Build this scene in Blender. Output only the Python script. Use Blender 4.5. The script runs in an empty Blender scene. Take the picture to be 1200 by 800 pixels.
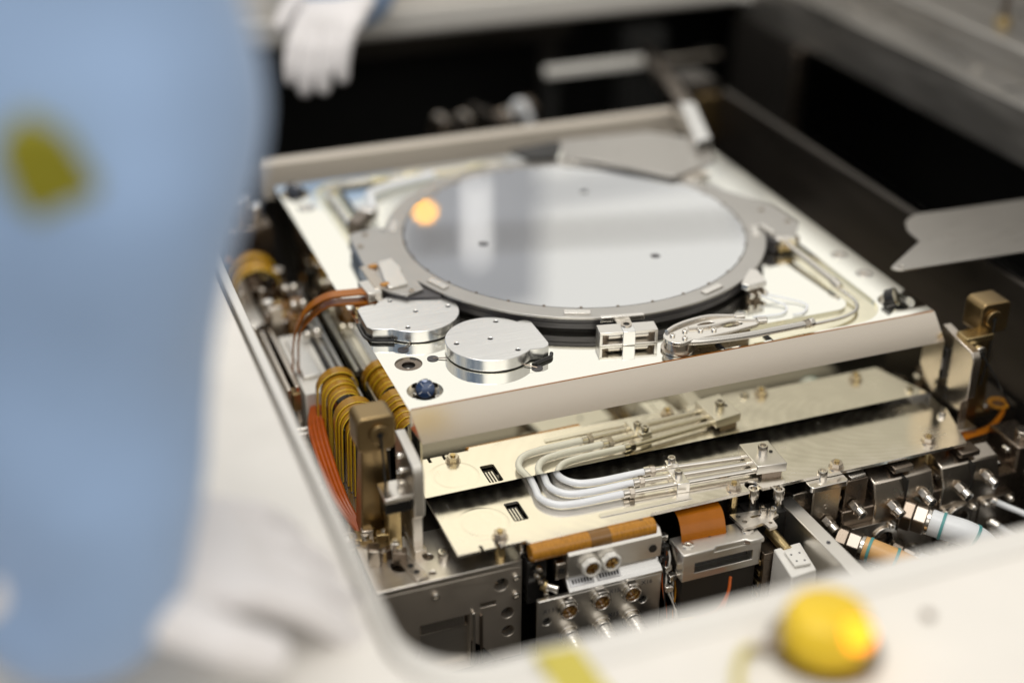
import bpy, bmesh, math, random
from mathutils import Vector, Matrix, Euler
from mathutils.geometry import delaunay_2d_cdt
random.seed(7)
S = 0.001                      # all lengths below are millimetres
SC = bpy.context.scene
C = SC.collection
PI = math.pi

# ------------------------------------------------------------------ camera
yaw, pitch, roll = -0.365228, 0.500289, 0.005494
fw = Vector((-math.sin(yaw)*math.cos(pitch), math.cos(yaw)*math.cos(pitch), -math.sin(pitch)))
rt = Vector((math.cos(yaw), math.sin(yaw), 0))
up = rt.cross(fw)
r2 = math.cos(roll)*rt + math.sin(roll)*up
u2 = -math.sin(roll)*rt + math.cos(roll)*up
cd = bpy.data.cameras.new('camera')
cam = bpy.data.objects.new('camera', cd); C.objects.link(cam)
CP = Vector((-464.67, -1063.91, 535.35))*S
cam.matrix_world = Matrix(((r2.x, u2.x, -fw.x, CP.x), (r2.y, u2.y, -fw.y, CP.y), (r2.z, u2.z, -fw.z, CP.z), (0, 0, 0, 1)))
cd.sensor_width = 36; cd.lens = 1685.39/1200*36
cd.clip_start = 0.02; cd.clip_end = 60
cd.dof.use_dof = True; cd.dof.focus_distance = 1.09; cd.dof.aperture_fstop = 1.32; cd.dof.aperture_blades = 9
SC.camera = cam

# ------------------------------------------------------------------ light
w = bpy.data.worlds.new('World'); SC.world = w; w.use_nodes = True
bg = w.node_tree.nodes['Background']
bg.inputs[0].default_value = (0.93, 0.90, 0.84, 1); bg.inputs[1].default_value = 0.55
def area(name, loc, tgt, sx, sy, power, col):
    l = bpy.data.lights.new(name, 'AREA'); l.shape = 'RECTANGLE'; l.size = sx; l.size_y = sy; l.energy = power; l.color = col
    o = bpy.data.objects.new(name, l); C.objects.link(o); o.location = loc
    o.rotation_euler = (Vector(tgt)-Vector(loc)).to_track_quat('-Z', 'Y').to_euler()
    return o
# bright clean-room ceiling panel high over the machine; the white room itself is the world colour
area('ceiling_lamp', (-0.5, -0.4, 2.7), (-0.3, -0.3, 0), 2.0, 1.2, 37, (1.0, 0.965, 0.91))
area('ceiling_lamp', (-1.2, -4.6, 2.7), (-1.2, -4.6, 0), 6.0, 5.0, 70, (1.0, 0.97, 0.92))
area('ceiling_lamp', (2.4, 4.6, 2.7), (2.4, 4.6, 0), 7.0, 6.0, 50, (1.0, 0.985, 0.93))
SC.view_settings.view_transform = 'Standard'; SC.view_settings.look = 'None'
SC.view_settings.exposure = 0.20; SC.view_settings.gamma = 1.0
SC.view_settings.use_curve_mapping = False

# ------------------------------------------------------------------ materials
M = {}
def mat(name, col, rough=0.4, metal=0.0, var=0.0, vscale=60, rvar=0.0, stretch=None, bump=0.0, coat=0.0, trans=0.0, ior=1.5, sheen=0.0, emis=None, estr=0, rings=None, spec=0.5):
    m = bpy.data.materials.new(name); m.use_nodes = True; nt = m.node_tree; b = nt.nodes['Principled BSDF']
    b.inputs['Base Color'].default_value = (*col, 1); b.inputs['Roughness'].default_value = rough; b.inputs['Metallic'].default_value = metal
    b.inputs['Coat Weight'].default_value = coat; b.inputs['Coat Roughness'].default_value = 0.12
    b.inputs['Transmission Weight'].default_value = trans; b.inputs['IOR'].default_value = ior; b.inputs['Sheen Weight'].default_value = sheen
    b.inputs['Specular IOR Level'].default_value = spec
    if emis: b.inputs['Emission Color'].default_value = (*emis, 1); b.inputs['Emission Strength'].default_value = estr
    if var or rvar or bump:
        tc = nt.nodes.new('ShaderNodeTexCoord'); mp = nt.nodes.new('ShaderNodeMapping'); nz = nt.nodes.new('ShaderNodeTexNoise')
        nt.links.new(tc.outputs['Object'], mp.inputs[0]); nt.links.new(mp.outputs[0], nz.inputs['Vector'])
        nz.inputs['Scale'].default_value = vscale; nz.inputs['Detail'].default_value = 5
        if stretch: mp.inputs['Scale'].default_value = stretch
        out = nz.outputs['Fac']
        if rings:
            mp2 = nt.nodes.new('ShaderNodeMapping'); mp2.inputs['Location'].default_value = rings[0]; mp2.inputs['Scale'].default_value = rings[1]
            nt.links.new(tc.outputs['Object'], mp2.inputs[0])
            wv = nt.nodes.new('ShaderNodeTexWave'); wv.wave_type = 'RINGS'; wv.rings_direction = 'Z'; wv.inputs['Scale'].default_value = rings[2]
            wv.inputs['Distortion'].default_value = 2.5; wv.inputs['Detail'].default_value = 3; wv.inputs['Detail Scale'].default_value = 1.5
            nt.links.new(mp2.outputs[0], wv.inputs['Vector'])
            mx = nt.nodes.new('ShaderNodeMix'); mx.data_type = 'FLOAT'; mx.inputs[0].default_value = 0.12
            nt.links.new(out, mx.inputs[2]); nt.links.new(wv.outputs['Fac'], mx.inputs[3]); out = mx.outputs[0]
        if var:
            mr = nt.nodes.new('ShaderNodeMapRange'); mr.inputs['From Min'].default_value = 0.3; mr.inputs['From Max'].default_value = 0.7
            mr.inputs['To Min'].default_value = 1-var; mr.inputs['To Max'].default_value = 1+var*0.4
            nt.links.new(out, mr.inputs[0])
            mu = nt.nodes.new('ShaderNodeMix'); mu.data_type = 'RGBA'; mu.blend_type = 'MULTIPLY'; mu.inputs[0].default_value = 1
            mu.inputs[6].default_value = (*col, 1); nt.links.new(mr.outputs[0], mu.inputs[7]); nt.links.new(mu.outputs[2], b.inputs['Base Color'])
        if rvar:
            mr2 = nt.nodes.new('ShaderNodeMapRange'); mr2.inputs['From Min'].default_value = 0.3; mr2.inputs['From Max'].default_value = 0.7
            mr2.inputs['To Min'].default_value = max(0.01, rough-rvar); mr2.inputs['To Max'].default_value = rough+rvar
            nt.links.new(out, mr2.inputs[0]); nt.links.new(mr2.outputs[0], b.inputs['Roughness'])
        if bump:
            bp = nt.nodes.new('ShaderNodeBump'); bp.inputs['Strength'].default_value = bump; bp.inputs['Distance'].default_value = 0.0004
            nt.links.new(out, bp.inputs['Height']); nt.links.new(bp.outputs[0], b.inputs['Normal'])
    M[name] = m; return m
mat('mirror_top', (0.975, 0.965, 0.885), 0.02, 1.0)
mat('groove', (0.95, 0.90, 0.70), 0.22, 1.0, rvar=0.06)
mat('mirror_side', (0.86, 0.82, 0.66), 0.015, 1.0)
mat('band', (1.0, 0.905, 0.79), 0.16, 1.0)
mat('wafer', (0.70, 0.71, 0.72), 0.03, 1.0)
mat('ceramic', (0.50, 0.48, 0.45), 0.30, 0.8, var=0.05, vscale=30)
mat('table_side', (0.075, 0.070, 0.072), 0.28, 0.3, var=0.3, vscale=40, stretch=(1, 1, 40))
mat('brushed', (0.84, 0.83, 0.81), 0.25, 1.0, var=0.06, vscale=22, stretch=(1, 22, 1), rvar=0.03)
mat('bar_paint', (0.60, 0.54, 0.46), 0.42, 0.1, var=0.05, vscale=10)
mat('silver', (0.83, 0.80, 0.75), 0.26, 1.0, rvar=0.025, vscale=40)
mat('steel', (0.58, 0.52, 0.45), 0.25, 1.0, var=0.04, rvar=0.03, vscale=40)
mat('steel_bright', (0.80, 0.76, 0.70), 0.17, 1.0, rvar=0.02, vscale=60)
mat('steel_dark', (0.25, 0.205, 0.165), 0.28, 0.97, var=0.08, vscale=40, rvar=0.05)
mat('plate', (0.93, 0.89, 0.825), 0.21, 1.0, var=0.06, vscale=45, rvar=0.07, rings=((-0.20, 0.0, 0), (1, 2.4, 1), 30))
mat('alu', (0.77, 0.74, 0.69), 0.33, 1.0, var=0.03, rvar=0.03, vscale=60, stretch=(1, 1, 6))
mat('block_top', (0.80, 0.75, 0.68), 0.36, 1.0, var=0.04, vscale=60, rvar=0.04)
mat('block_steel', (0.62, 0.56, 0.49), 0.45, 0.9, var=0.06, vscale=50, rvar=0.04)
mat('fitting', (0.42, 0.37, 0.32), 0.32, 1.0, var=0.05, vscale=50, rvar=0.04)
mat('black', (0.012, 0.011, 0.010), 0.45, 0.0, rvar=0.1)
mat('black_gloss', (0.02, 0.019, 0.018), 0.16, 0.0)
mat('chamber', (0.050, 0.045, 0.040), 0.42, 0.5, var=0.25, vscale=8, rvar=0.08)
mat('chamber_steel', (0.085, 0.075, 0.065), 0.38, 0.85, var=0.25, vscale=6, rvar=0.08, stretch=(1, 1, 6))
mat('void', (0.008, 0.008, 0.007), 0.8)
mat('bronze', (0.35, 0.25, 0.125), 0.34, 1.0, var=0.12, vscale=40, rvar=0.05)
mat('kapton', (0.50, 0.215, 0.018), 0.24, 0.0, var=0.35, vscale=260, coat=0.1, stretch=(8, 1, 1))
mat('kapton_brown', (0.37, 0.115, 0.006), 0.22, 0.0, var=0.2, vscale=40, spec=0.3)
mat('kapton_yellow', (0.40, 0.20, 0.014), 0.24, 0.0, var=0.3, vscale=80, coat=0.15)
mat('kapton_dark', (0.22, 0.105, 0.022), 0.2, 0.0, coat=0.5)
mat('cable_red', (0.40, 0.075, 0.004), 0.3, 0.0, var=0.15, vscale=80, spec=0.3)
mat('hose_clear', (0.93, 0.95, 0.99), 0.18, 0.0, trans=0.12, coat=0.3)
mat('hose_white', (0.86, 0.88, 0.90), 0.35, 0.0, trans=0.06, var=0.06, vscale=70)
mat('hose_orange', (0.85, 0.50, 0.20), 0.35, 0.0, trans=0.15, var=0.15, vscale=70)
mat('teal', (0.10, 0.33, 0.33), 0.5)
mat('white_plastic', (0.80, 0.78, 0.73), 0.35, 0.0, var=0.06)
mat('gold', (0.85, 0.58, 0.22), 0.28, 1.0)
mat('brass', (0.62, 0.48, 0.25), 0.3, 1.0, rvar=0.08)
mat('rim', (0.79, 0.755, 0.70), 0.38, 0.0, var=0.07, vscale=14)
mat('liner', (0.56, 0.53, 0.48), 0.35, 0.6, rvar=0.05, vscale=20)
mat('rim_edge', (0.74, 0.715, 0.67), 0.36, 0.15, rvar=0.08)
mat('beam', (0.47, 0.45, 0.42), 0.36, 0.9, var=0.25, vscale=10, rvar=0.12, stretch=(4, 0.6, 4))
mat('flange', (0.50, 0.475, 0.44), 0.30, 1.0, var=0.03, vscale=30, rvar=0.03, stretch=(1, 10, 1))
mat('coat', (0.30, 0.43, 0.66), 0.85, 0.0, var=0.10, vscale=12, sheen=0.3, bump=0.3)
mat('glove', (0.84, 0.81, 0.81), 0.7, 0.0, var=0.06, vscale=15)
mat('mask', (0.72, 0.74, 0.78), 0.8)
mat('skin', (0.62, 0.42, 0.33), 0.5)
mat('hair', (0.03, 0.02, 0.015), 0.6)
mat('olive', (0.27, 0.245, 0.006), 0.8, var=0.2, vscale=30)
mat('yellow', (0.82, 0.56, 0.02), 0.35, var=0.08)
mat('yellow_tape', (0.58, 0.49, 0.08), 0.55, var=0.1)
mat('amber_lit', (0.9, 0.35, 0.02), 0.3, emis=(1.0, 0.33, 0.01), estr=1.6)
mat('beacon_lit', (0.9, 0.35, 0.02), 0.3, emis=(1.0, 0.42, 0.01), estr=11.0)
mat('lamp_white', (0.9, 0.9, 0.9), 0.4, emis=(1.0, 0.96, 0.90), estr=1.2)
mat('lens_blue', (0.03, 0.06, 0.14), 0.05, 0.3, coat=1.0)
mat('glass_dark', (0.05, 0.055, 0.07), 0.04, 0.4, coat=1.0)
mat('cabinet', (0.68, 0.70, 0.76), 0.5, 0.0, var=0.05, vscale=5)
mat('label_white', (0.82, 0.82, 0.84), 0.5)
mat('ink', (0.05, 0.05, 0.06), 0.6)
mat('floor', (0.45, 0.45, 0.44), 0.35, var=0.08, vscale=3)

# ------------------------------------------------------------------ mesh helpers
def wloc(o):
    v = Vector((0, 0, 0))
    while o is not None: v = v + o.location; o = o.parent
    return v
class MB:
    def __init__(s): s.v = []; s.f = []
    def box(s, x0, x1, y0, y1, z0, z1):
        n = len(s.v); s.v += [(x, y, z) for z in (z0, z1) for y in (y0, y1) for x in (x0, x1)]
        s.f += [tuple(n+i for i in q) for q in ((0, 2, 3, 1), (4, 5, 7, 6), (0, 1, 5, 4), (2, 6, 7, 3), (0, 4, 6, 2), (1, 3, 7, 5))]; return s
    def hexa(s, pts):
        n = len(s.v); s.v += [tuple(p) for p in pts]
        s.f += [tuple(n+i for i in q) for q in ((0, 2, 3, 1), (4, 5, 7, 6), (0, 1, 5, 4), (2, 6, 7, 3), (0, 4, 6, 2), (1, 3, 7, 5))]; return s
    def obox(s, c, sx, sy, sz, rz=0, rx=0, ry=0):
        R = Euler((rx, ry, rz)).to_matrix(); c = Vector(c)
        return s.hexa([c+R @ Vector((x*sx/2, y*sy/2, z*sz/2)) for z in (-1, 1) for y in (-1, 1) for x in (-1, 1)])
    def cyl(s, p0, p1, r0, r1=None, seg=20, caps=True):
        return s.tube([p0, p1], [r0, r0 if r1 is None else r1], seg, caps)
    def tube(s, pts, r, seg=12, caps=True):
        pts = [Vector(p) for p in pts]; k = len(pts)
        rr = r if isinstance(r, (list, tuple)) else [r]*k
        t0 = (pts[1]-pts[0]).normalized(); a = t0.orthogonal().normalized(); n0 = len(s.v)
        prev = t0
        for i in range(k):
            if i == 0: t = t0
            elif i == k-1: t = (pts[-1]-pts[-2]).normalized()
            else:
                t = (pts[i+1]-pts[i-1])
                t = t.normalized() if t.length > 1e-9 else prev
            a = prev.rotation_difference(t) @ a; a = (a-t*a.dot(t)).normalized(); b = t.cross(a); prev = t
            for j in range(seg):
                q = 2*PI*j/seg; s.v.append(tuple(pts[i]+(a*math.cos(q)+b*math.sin(q))*rr[i]))
        for i in range(k-1):
            for j in range(seg):
                s.f.append((n0+i*seg+j, n0+i*seg+(j+1) % seg, n0+(i+1)*seg+(j+1) % seg, n0+(i+1)*seg+j))
        if caps:
            s.f.append(tuple(n0+j for j in reversed(range(seg)))); s.f.append(tuple(n0+(k-1)*seg+j for j in range(seg)))
        return s
    def lathe(s, prof, c=(0, 0, 0), seg=96, axis='z'):
        n = len(s.v); k = len(prof)
        for j in range(seg):
            q = 2*PI*j/seg
            for r, z in prof: s.v.append((c[0]+r*math.cos(q), c[1]+r*math.sin(q), c[2]+z))
        for j in range(seg):
            for i in range(k-1):
                a = n+j*k+i; b = n+((j+1) % seg)*k+i; s.f.append((a, b, b+1, a+1))
        if prof[0][0] > 1e-6 and prof[0] != prof[-1]:
            pass
        return s
    def ring(s, c, ro, ri, z0, z1, seg=96):
        return s.lathe([(ri, z0), (ro, z0), (ro, z1), (ri, z1), (ri, z0)], (c[0], c[1], 0), seg)
    def prism(s, out, z0, z1, holes=(), M3=None, top=True, bot=True):
        """extrude a 2-D outline (with holes) between two levels; M3 maps (u,v,w) to xyz"""
        f3 = M3 or (lambda u, v, w_: (u, v, w_))
        loops = [out]+list(holes); pts = []; edges = []
        for L in loops:
            n = len(pts); pts += [Vector((p[0], p[1])) for p in L]; edges += [(n+i, n+(i+1) % len(L)) for i in range(len(L))]
        if holes:
            vs, es, fs, *_ = delaunay_2d_cdt(pts, edges, [], 0, 1e-6)
            vs = [(p.x, p.y) for p in vs]
            def inside(x, y):
                c = False
                for L in loops:
                    for i in range(len(L)):
                        (xa, ya), (xb, yb) = L[i][:2], L[i-1][:2]
                        if (ya > y) != (yb > y) and x < (xb-xa)*(y-ya)/(yb-ya)+xa: c = not c
                return c
            fs = [tuple(t) for t in fs if inside(sum(vs[i][0] for i in t)/3, sum(vs[i][1] for i in t)/3)]
        else:
            vs = [(p.x, p.y) for p in pts]; fs = [tuple(range(len(pts)))]
            A = sum(vs[i][0]*vs[(i+1) % len(vs)][1]-vs[(i+1) % len(vs)][0]*vs[i][1] for i in range(len(vs)))
            if A < 0: fs = [tuple(reversed(fs[0]))]
        n = len(s.v)
        if top:
            s.v += [f3(p[0], p[1], z1) for p in vs]; s.f += [tuple(n+i for i in t) for t in fs]
        n2 = len(s.v)
        if bot:
            s.v += [f3(p[0], p[1], z0) for p in vs]; s.f += [tuple(n2+i for i in reversed(t)) for t in fs]
        for L in loops:
            n3 = len(s.v); k = len(L)
            s.v += [f3(p[0], p[1], z0) for p in L]+[f3(p[0], p[1], z1) for p in L]
            s.f += [(n3+i, n3+(i+1) % k, n3+k+(i+1) % k, n3+k+i) for i in range(k)]
        return s
    def ribbon(s, pts, wdir, width, th=0.4):
        """a flat strip following pts, `width` across along wdir, `th` thick"""
        pts = [Vector(p) for p in pts]; wd = Vector(wdir).normalized(); n = len(s.v); k = len(pts)
        for i, p in enumerate(pts):
            t = (pts[min(i+1, k-1)]-pts[max(i-1, 0)]).normalized(); nn = t.cross(wd).normalized()
            for a, b in ((-1, -1), (1, -1), (1, 1), (-1, 1)): s.v.append(tuple(p+wd*(a*width/2)+nn*(b*th/2)))
        for i in range(k-1):
            for j in range(4): s.f.append((n+4*i+j, n+4*i+(j+1) % 4, n+4*i+4+(j+1) % 4, n+4*i+4+j))
        s.f.append((n, n+3, n+2, n+1)); e = n+4*(k-1); s.f.append((e, e+1, e+2, e+3)); return s
    def ell(s, c, rx, ry, rz, seg=20, rings=12, R=None):
        n = len(s.v); R = R or Matrix.Identity(3)
        for i in range(rings+1):
            th = PI*i/rings
            for j in range(seg):
                q = 2*PI*j/seg
                s.v.append(tuple(Vector(c)+R @ Vector((rx*math.sin(th)*math.cos(q), ry*math.sin(th)*math.sin(q), rz*math.cos(th)))))
        for i in range(rings):
            for j in range(seg): s.f.append((n+i*seg+j, n+(i+1)*seg+j, n+(i+1)*seg+(j+1) % seg, n+i*seg+(j+1) % seg))
        return s
    def mesh(s, name, origin, sharp=35, merge=True):
        me = bpy.data.meshes.new(name)
        me.from_pydata([((Vector(p)*S)-origin) for p in s.v], [], s.f)
        bm = bmesh.new(); bm.from_mesh(me)
        if merge: bmesh.ops.remove_doubles(bm, verts=bm.verts, dist=2e-6)
        bmesh.ops.dissolve_degenerate(bm, edges=bm.edges, dist=1e-7)
        bmesh.ops.recalc_face_normals(bm, faces=bm.faces); bm.to_mesh(me); bm.free()
        for p in me.polygons: p.use_smooth = True
        me.set_sharp_from_angle(angle=math.radians(sharp)); return me
    def build(s, name, m, parent=None, bevel=0.0, sharp=35, seg=2, origin=None):
        if parent is not None: og = wloc(parent)
        elif origin is not None: og = Vector(origin)*S
        else:
            xs, ys, zs = zip(*s.v); og = Vector(((min(xs)+max(xs))/2, (min(ys)+max(ys))/2, min(zs)))*S
        me = s.mesh(name, og, sharp); me.materials.append(M[m])
        o = bpy.data.objects.new(name, me); C.objects.link(o)
        if parent is not None: o.parent = parent
        else: o.location = og
        if bevel:
            bv = o.modifiers.new('bevel', 'BEVEL'); bv.width = bevel*S; bv.segments = seg; bv.limit_method = 'ANGLE'; bv.angle_limit = math.radians(50)
        return o
def tag(o, label=None, cat=None, group=None, kind=None):
    if label: o['label'] = label
    if cat: o['category'] = cat
    if group: o['group'] = group
    if kind: o['kind'] = kind
    return o
def thing(name, label, cat, loc, group=None):
    o = bpy.data.objects.new(name, None); C.objects.link(o); o.location = Vector(loc)*S; o.empty_display_size = 0.01
    return tag(o, label, cat, group)
def circ(cx, cy, r, n=24, a0=0.0): return [(cx+r*math.cos(a0+2*PI*i/n), cy+r*math.sin(a0+2*PI*i/n)) for i in range(n)]
def rrect(x0, x1, y0, y1, r, n=6):
    o = []
    for cx, cy, a in ((x1-r, y1-r, 0), (x0+r, y1-r, PI/2), (x0+r, y0+r, PI), (x1-r, y0+r, 1.5*PI)):
        o += [(cx+r*math.cos(a+PI/2*i/n), cy+r*math.sin(a+PI/2*i/n)) for i in range(n+1)]
    return o
def smooth(pts, n=8):
    """Catmull-Rom through the points"""
    P = [Vector(p) for p in pts]; P = [P[0]*2-P[1]]+P+[P[-1]*2-P[-2]]; out = []
    for i in range(1, len(P)-2):
        for j in range(n):
            t = j/n; a, b, c, d = P[i-1:i+3]
            out.append(0.5*((2*b)+(c-a)*t+(2*a-5*b+4*c-d)*t*t+(3*b-a-3*c+d)*t**3))
    return out+[P[-2]]
XZ = lambda y: (lambda u, v, w_: (u, w_, v))       # outline in x,z, extruded along y
YZ = lambda u, v, w_: (w_, u, v)                   # outline in y,z, extruded along x
XZM = lambda u, v, w_: (u, w_, v)
_scr = {}
def screw(parent, x, y, z, r=3.0, h=4.0, axis=(0, 0, 1), m='steel_bright', name='socket_screw'):
    """cap screw with a hexagon socket, its foot at x,y,z, a part of its parent"""
    key = (r, h, m)
    if key not in _scr:
        b = MB(); n = 20
        b.lathe([(r, 0), (r, h*0.86), (r*0.88, h), (r*0.55, h)], seg=n)
        hx = circ(0, 0, r*0.55, n); b2 = len(b.v)
        b.lathe([(r*0.55, h), (r*0.50, h*0.45), (0.001, h*0.40)], seg=n)
        me = b.mesh('socket_screw', Vector((0, 0, 0)), 40); me.materials.append(M[m]); _scr[key] = me
    o = bpy.data.objects.new(name, _scr[key]); C.objects.link(o); o.parent = parent
    o.location = Vector((x, y, z))*S-wloc(parent); o.rotation_euler = Vector((0, 0, 1)).rotation_difference(Vector(axis)).to_euler()
    return o
_nut = {}
def nut(parent, x, y, z, r=4.9, h=4.2, m='steel', stud='brass'):
    o = MB(); o.prism(circ(0, 0, r, 6, 0.3), 0, h); o.lathe([(r*1.25, -0.8), (r*1.25, 0), (r*0.5, 0)], seg=20)
    if r not in _nut:
        a = o.mesh('hex_nut', Vector((0, 0, 0)), 30); a.materials.append(M[m])
        q = MB().cyl((0, 0, 0), (0, 0, h+1.3), r*0.52, r*0.42, seg=14).mesh('stud', Vector((0, 0, 0)), 40); q.materials.append(M[stud]); _nut[r] = (a, q)
    a = bpy.data.objects.new('hex_nut', _nut[r][0]); C.objects.link(a); a.parent = parent; a.location = Vector((x, y, z+0.8))*S-wloc(parent)
    q = bpy.data.objects.new('stud', _nut[r][1]); C.objects.link(q); q.parent = a
    return a
def structure(name, mb, m, bevel=0):
    o = mb.build(name, m, bevel=bevel); tag(o, kind='structure'); return o

# ================================================================== setting
structure('floor', MB().box(-3500, 5000, -3500, 6500, -960, -950), 'floor')
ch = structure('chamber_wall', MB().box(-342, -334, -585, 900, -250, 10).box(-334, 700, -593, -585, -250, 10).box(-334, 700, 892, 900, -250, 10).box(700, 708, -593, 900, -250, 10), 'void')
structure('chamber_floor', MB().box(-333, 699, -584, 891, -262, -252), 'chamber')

fr = thing('machine_frame', 'pale enamelled machine frame with a rounded opening around the wafer stage', 'frame', (0, 0, -950))
outer = [(-560, -700), (1150, -700), (1150, 1050), (-560, 1050)]
MB().prism(outer, 12, 50, holes=[rrect(-323, 556, -562, 612, 52, 10)]).build('cover', 'rim', fr, 2.0)
MB().prism(rrect(-319.5, 553, -559, 609, 50, 10), 20, 47.5, holes=[rrect(-313, 505, -538, 600, 40, 10)]).build('inner_lip', 'rim_edge', fr, 1.2)
MB().box(-560, 556, 613, 1050, 50.5, 96).build('rear_sill', 'rim', fr, 5)
MB().box(-560, -343, -700, 1050, -950, 11).box(-342, 1150, -700, -594, -950, 11).box(-342, 1150, 901, 1050, -950, 11).box(709, 1150, -594, 900, -950, 11).build('housing', 'rim', fr)
arc = [(-315, 230), (-315, -502)]+[(-275+40*math.cos(math.radians(t)), -502+40*math.sin(math.radians(t))) for t in range(189, 270, 9)]+[(-275, -542), (330, -542)]
arc2 = [(330, -545), (-275, -545)]+[(-275+43*math.cos(math.radians(t)), -502+43*math.sin(math.radians(t))) for t in range(261, 188, -9)]+[(-318, -502), (-318, 230)]
MB().prism(arc+arc2, -251, 19.5).build('opening_liner', 'liner', fr)
bm_ = MB().box(500, 513, -546, 612, -2, 55).build('side_beam', 'beam', fr, 1.2)
MB().box(516, 554, -556, 612, 40, 53.5).build('side_beam', 'beam', fr, 0.8)
MB().box(557, 640, -560, 1049, 50.5, 84).build('side_beam', 'beam', fr, 3)
MB().box(641, 1149, -699, 1049, 50.5, 345).build('side_housing', 'beam', fr, 6)
for y in (-120, 40, 155, 380): screw(fr, 534, y, 53.3, 5, 2.4)
MB().box(515.5, 554.5, 86, 88, 53.0, 54.2).build('joint_line', 'black', fr)
bb = MB().cyl((594, 198, 84), (594, 198, 93), 9).build('levelling_nut', 'brass', fr, 0.5)
MB().cyl((594, 198, 93), (594, 198, 190), 4).build('threaded_rod', 'steel_dark', bb)
MB().box(-333.5, -319, -584, 891, -1, 11).build('under_flange', 'chamber_steel', fr)

# steel side wall inside the chamber and what leans on it
sw = thing('side_wall_panel', 'dark brushed steel wall panel standing inside the chamber beside the stage', 'panel', (326, 0, -252))
MB().box(322, 330, -420, 330, -252, 0).build('panel', 'chamber_steel', sw, 1.5)
for y in (-300, 280): MB().box(331, 345, y, y+20, -252, -20).build('rib', 'chamber_steel', sw)
pp = thing('steel_upright', 'brown steel upright at the far end of the side wall panel', 'post', (310, 372, -252))
MB().box(288, 326, 345, 395, -252, 6).build('column', 'chamber_steel', pp, 2)
MB().box(296, 322, 330, 344, -60, -6).build('pad', 'bronze', pp, 1)
bt = thing('window_post', 'slim steel post at the edge of the dark side opening below the beam', 'post', (492, 440, -252))
MB().box(486, 499, 436, 446, -252, -3).build('post', 'steel_dark', bt, 1); MB().cyl((486, 430, -112), (478, 428, -112), 6, seg=14).build('bolt', 'steel', bt)
MB().box(494, 499, 447, 611, -252, -3).build('side_sheet', 'chamber', bt)
# sheet-metal flange over the void
fl = thing('sheet_metal_flange', 'brushed flat metal tongue with a rounded lobe and a pointed tip', 'flange', (330, -110, 17))
a0 = [(213.6, -176.5), (211.5, -172.5), (215, -169.5), (264.9, -136.2), (266.0, -128), (266.8, -120), (269.1, -111.1), (276, -98), (286, -90), (297.2, -85.7), (325.9, -88.2), (420, -92), (508, -96), (508, -200), (420, -194), (336.9, -184.5), (224, -180), (217, -179)]
MB().prism(a0, 18.0, 20.0, holes=[circ(221, -174.3, 2.2, 14)]).build('tongue', 'flange', fl, 0.4)
MB().box(486, 499, -196, -98, 0, 18).build('mount', 'beam', fl, 0.8)
MB().cyl((221, -174.3, 17.6), (221, -174.3, 20.6), 1.9, seg=12).build('rivet', 'steel_bright', fl)
# dim equipment in the dark rear of the chamber
rb = thing('rear_rail', 'bright metal rail across the dark rear of the chamber', 'rail', (310, 560, -252))
MB().box(195, 330, 545, 556, -40, -28).build('rail', 'white_plastic', rb, 1.5)
MB().box(352, 440, 545, 556, -42, -33).build('rail', 'steel', rb, 1.5)
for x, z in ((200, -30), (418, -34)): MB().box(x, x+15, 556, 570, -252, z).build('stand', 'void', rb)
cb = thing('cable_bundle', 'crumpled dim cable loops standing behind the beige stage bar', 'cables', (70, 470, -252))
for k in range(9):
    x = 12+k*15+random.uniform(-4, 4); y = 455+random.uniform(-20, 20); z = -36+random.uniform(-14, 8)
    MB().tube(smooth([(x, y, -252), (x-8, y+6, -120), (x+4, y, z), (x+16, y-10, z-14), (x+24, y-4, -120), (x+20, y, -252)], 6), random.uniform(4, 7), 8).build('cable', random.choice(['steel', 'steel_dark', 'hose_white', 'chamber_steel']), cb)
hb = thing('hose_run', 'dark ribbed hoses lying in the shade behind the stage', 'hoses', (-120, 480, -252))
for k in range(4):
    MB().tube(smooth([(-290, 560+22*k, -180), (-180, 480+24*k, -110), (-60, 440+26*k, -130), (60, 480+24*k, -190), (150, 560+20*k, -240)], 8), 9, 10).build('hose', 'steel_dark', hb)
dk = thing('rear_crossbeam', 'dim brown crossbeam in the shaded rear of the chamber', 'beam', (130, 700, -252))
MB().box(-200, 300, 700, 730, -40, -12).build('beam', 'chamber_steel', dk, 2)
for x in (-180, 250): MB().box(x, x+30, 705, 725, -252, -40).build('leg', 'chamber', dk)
# room things that only show as reflections in the wafer
cbn = thing('service_cabinet', 'tall blue grey cabinet standing behind the machine with a lit tube', 'cabinet', (960, 3060, -950))
MB().box(715, 1190, 3000, 3120, -950, 1760).build('body', 'cabinet', cbn, 8)
MB().cyl((955, 2975, 1240), (955, 2975, 1530), 15, seg=20).build('tube_lamp', 'lamp_white', cbn, 8)
MB().box(930, 980, 2985, 2999, 1200, 1560).build('lamp_holder', 'cabinet', cbn)
sr = thing('service_rail', 'thin dark service rail on a post behind the machine', 'rail', (1990, 3040, -950))
MB().hexa([(735, 2985, 1422), (735, 2999, 1422), (1975, 3020, 1558), (1975, 3034, 1558), (735, 2985, 1450), (735, 2999, 1450), (1975, 3020, 1586), (1975, 3034, 1586)]).build('rail', 'steel_dark', sr)
MB().box(1976, 2016, 3010, 3050, -950, 1600).build('post', 'cabinet', sr, 3)
MB().box(1190.5, 1975.5, 3060, 3075, 1345, 1395).build('duct', 'cabinet', sr, 3)
al = thing('amber_beacon', 'round amber beacon shining on a slim pole behind the stage', 'beacon', (172, 1000, 50))
MB().ell((172, 1000, 430), 9, 9, 8).build('lens', 'beacon_lit', al)
MB().cyl((172, 1000, 418), (172, 1000, 423), 8, seg=20).build('bezel', 'black', al, 0.6)
MB().cyl((172, 1000, 96.2), (172, 1000, 418), 2.2, seg=10).build('pole', 'silver', al)

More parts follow.
